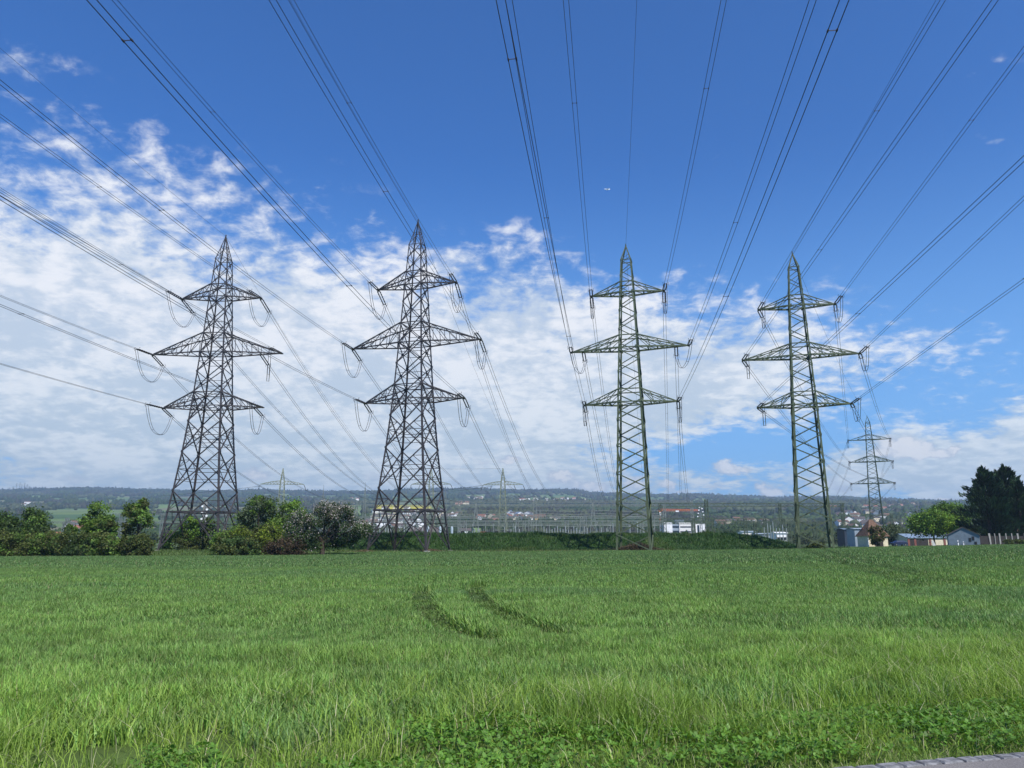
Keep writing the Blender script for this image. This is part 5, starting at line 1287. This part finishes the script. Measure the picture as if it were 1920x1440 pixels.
# leafy version: every tree is a cloud of leaf faces
n = len(X); per = 90; Z = ground_z(X, Y)
d = rnd_dirs(rg, n * per) * (rg.random(n * per) ** .4)[:, None]; w_ = np.repeat(np.arange(n), per)
Pn = np.stack([X[w_] + d[:, 0] * S[w_], Y[w_] + d[:, 1] * S[w_], Z[w_] + (d[:, 2] * .9 + .8) * S[w_]], 1)
leafc = C[w_] * rg.uniform(.6, 1.45, (n * per, 1))
ax = rnd_dirs(rg, n * per, .2); sdv = np.cross(ax, rnd_dirs(rg, n * per)); L = S[w_] * .42 * rg.uniform(.6, 1.3, n * per)
V, Fq = quads_from(Pn, ax, sdv, L, L * .7)
o = mesh_np('tree_belt', V, Fq, M['leaf'], None, np.repeat(leafc, 4, axis=0)); tag(o, 'belt of mixed trees and bushes just behind the switchyard', 'trees', None, 'stuff')

# ------------------------------------------------------------------ pylons on the far ridge
RP = [(5, 915), (12, 912), (18, 906), (24, 904), (28, 908), (33, 905), (38, 908), (43, 911), (272, 921), (1207, 925), (1225, 924), (1352, 927), (1372, 925)]
for i, (px_, yt) in enumerate(RP):
    Y = 4750; X = at(px_, 1014, Y).x; g = gz(X, Y); H = max(zat(yt, Y) - g, 30)
    mb = MB(); mb.bar((-3, 0, -3), (-.3, 0, H), .9); mb.bar((3, 0, -3), (.3, 0, H), .9)
    for q in range(6): a = 3 * (1 - q / 6); b = 3 * (1 - (q + 1) / 6); mb.bar((-a, 0, H * q / 6), (b, 0, H * (q + 1) / 6), .6)
    for f, l in ((.62, 9), (.76, 12), (.9, 7)): mb.bar((-l, 0, H * f), (l, 0, H * f), .8); mb.bar((-l, 0, H * f), (0, 0, H * f + 3), .5); mb.bar((l, 0, H * f), (0, 0, H * f + 3), .5)
    o = mb.build('ridge_pylon', M['galv'], None, (X, Y, g))
    if i < 8: tag(o, 'tiny pylon in the cluster on the ridge at the far left', 'pylon', 'pylons on the far left ridge')
    else: tag(o, {8: 'lone tiny pylon on the ridge left of the leftmost pylon', 9: 'tiny ridge pylon behind the third pylon, left one', 10: 'tiny ridge pylon just right of the third pylon', 11: 'left one of two tiny ridge pylons between the green pylons', 12: 'right one of two tiny ridge pylons between the green pylons'}[i], 'pylon')
# airliner high above the centre
ap_ = at(1138, 355, 3600); r_ = empty('airliner', ap_, math.radians(15)); tag(r_, 'tiny white airliner high in the blue sky left of the thin earth wire', 'aeroplane')
mb = MB(); mb.tube([(-15, 0, 0), (-13, 0, 0), (-9, 0, 0), (10, 0, 0), (16, 0, .8)], [.3, 1.4, 2.0, 2.0, .4], 10); mb.build('fuselage', M['white_paint'], r_)
mb = MB(); mb.hexa([(-3, 0, -1), (3, 0, -1), (7, 15, .6), (5, 15, .6), (-3, 0, -.6), (3, 0, -.6), (7, 15, .8), (5, 15, .8)]); mb.build('wing', M['white_paint'], r_)
mb = MB(); mb.hexa([(-3, 0, -1), (3, 0, -1), (7, -15, .6), (5, -15, .6), (-3, 0, -.6), (3, 0, -.6), (7, -15, .8), (5, -15, .8)]); mb.build('wing', M['white_paint'], r_)
mb = MB(); mb.hexa([(11, -.2, 1), (16, -.2, 1.2), (16, .2, 1.2), (11, .2, 1), (15, -.15, 6), (17, -.15, 6), (17, .15, 6), (15, .15, 6)]); mb.build('tail_fin', M['white_paint'], r_)

# ------------------------------------------------------------------ haze
mb = MB(); mb.box(-10400, 10400, -140, 7000, -6, 470)
mh = bpy.data.materials.new('haze_air'); mh.use_nodes = True; th = NT(mh.node_tree); th.n.clear(); oh = th.new('ShaderNodeOutputMaterial')
pv_ = th.new('ShaderNodeVolumePrincipled'); pv_.inputs['Color'].default_value = (.60, .80, 1.0, 1); pv_.inputs['Density'].default_value = 1.4e-4; pv_.inputs['Anisotropy'].default_value = 0.2
th.l.new(pv_.outputs[0], oh.inputs['Volume'])
o = mb.build('haze', mh); tag(o, 'thin bluish air haze over the whole valley', 'haze', None, 'stuff')
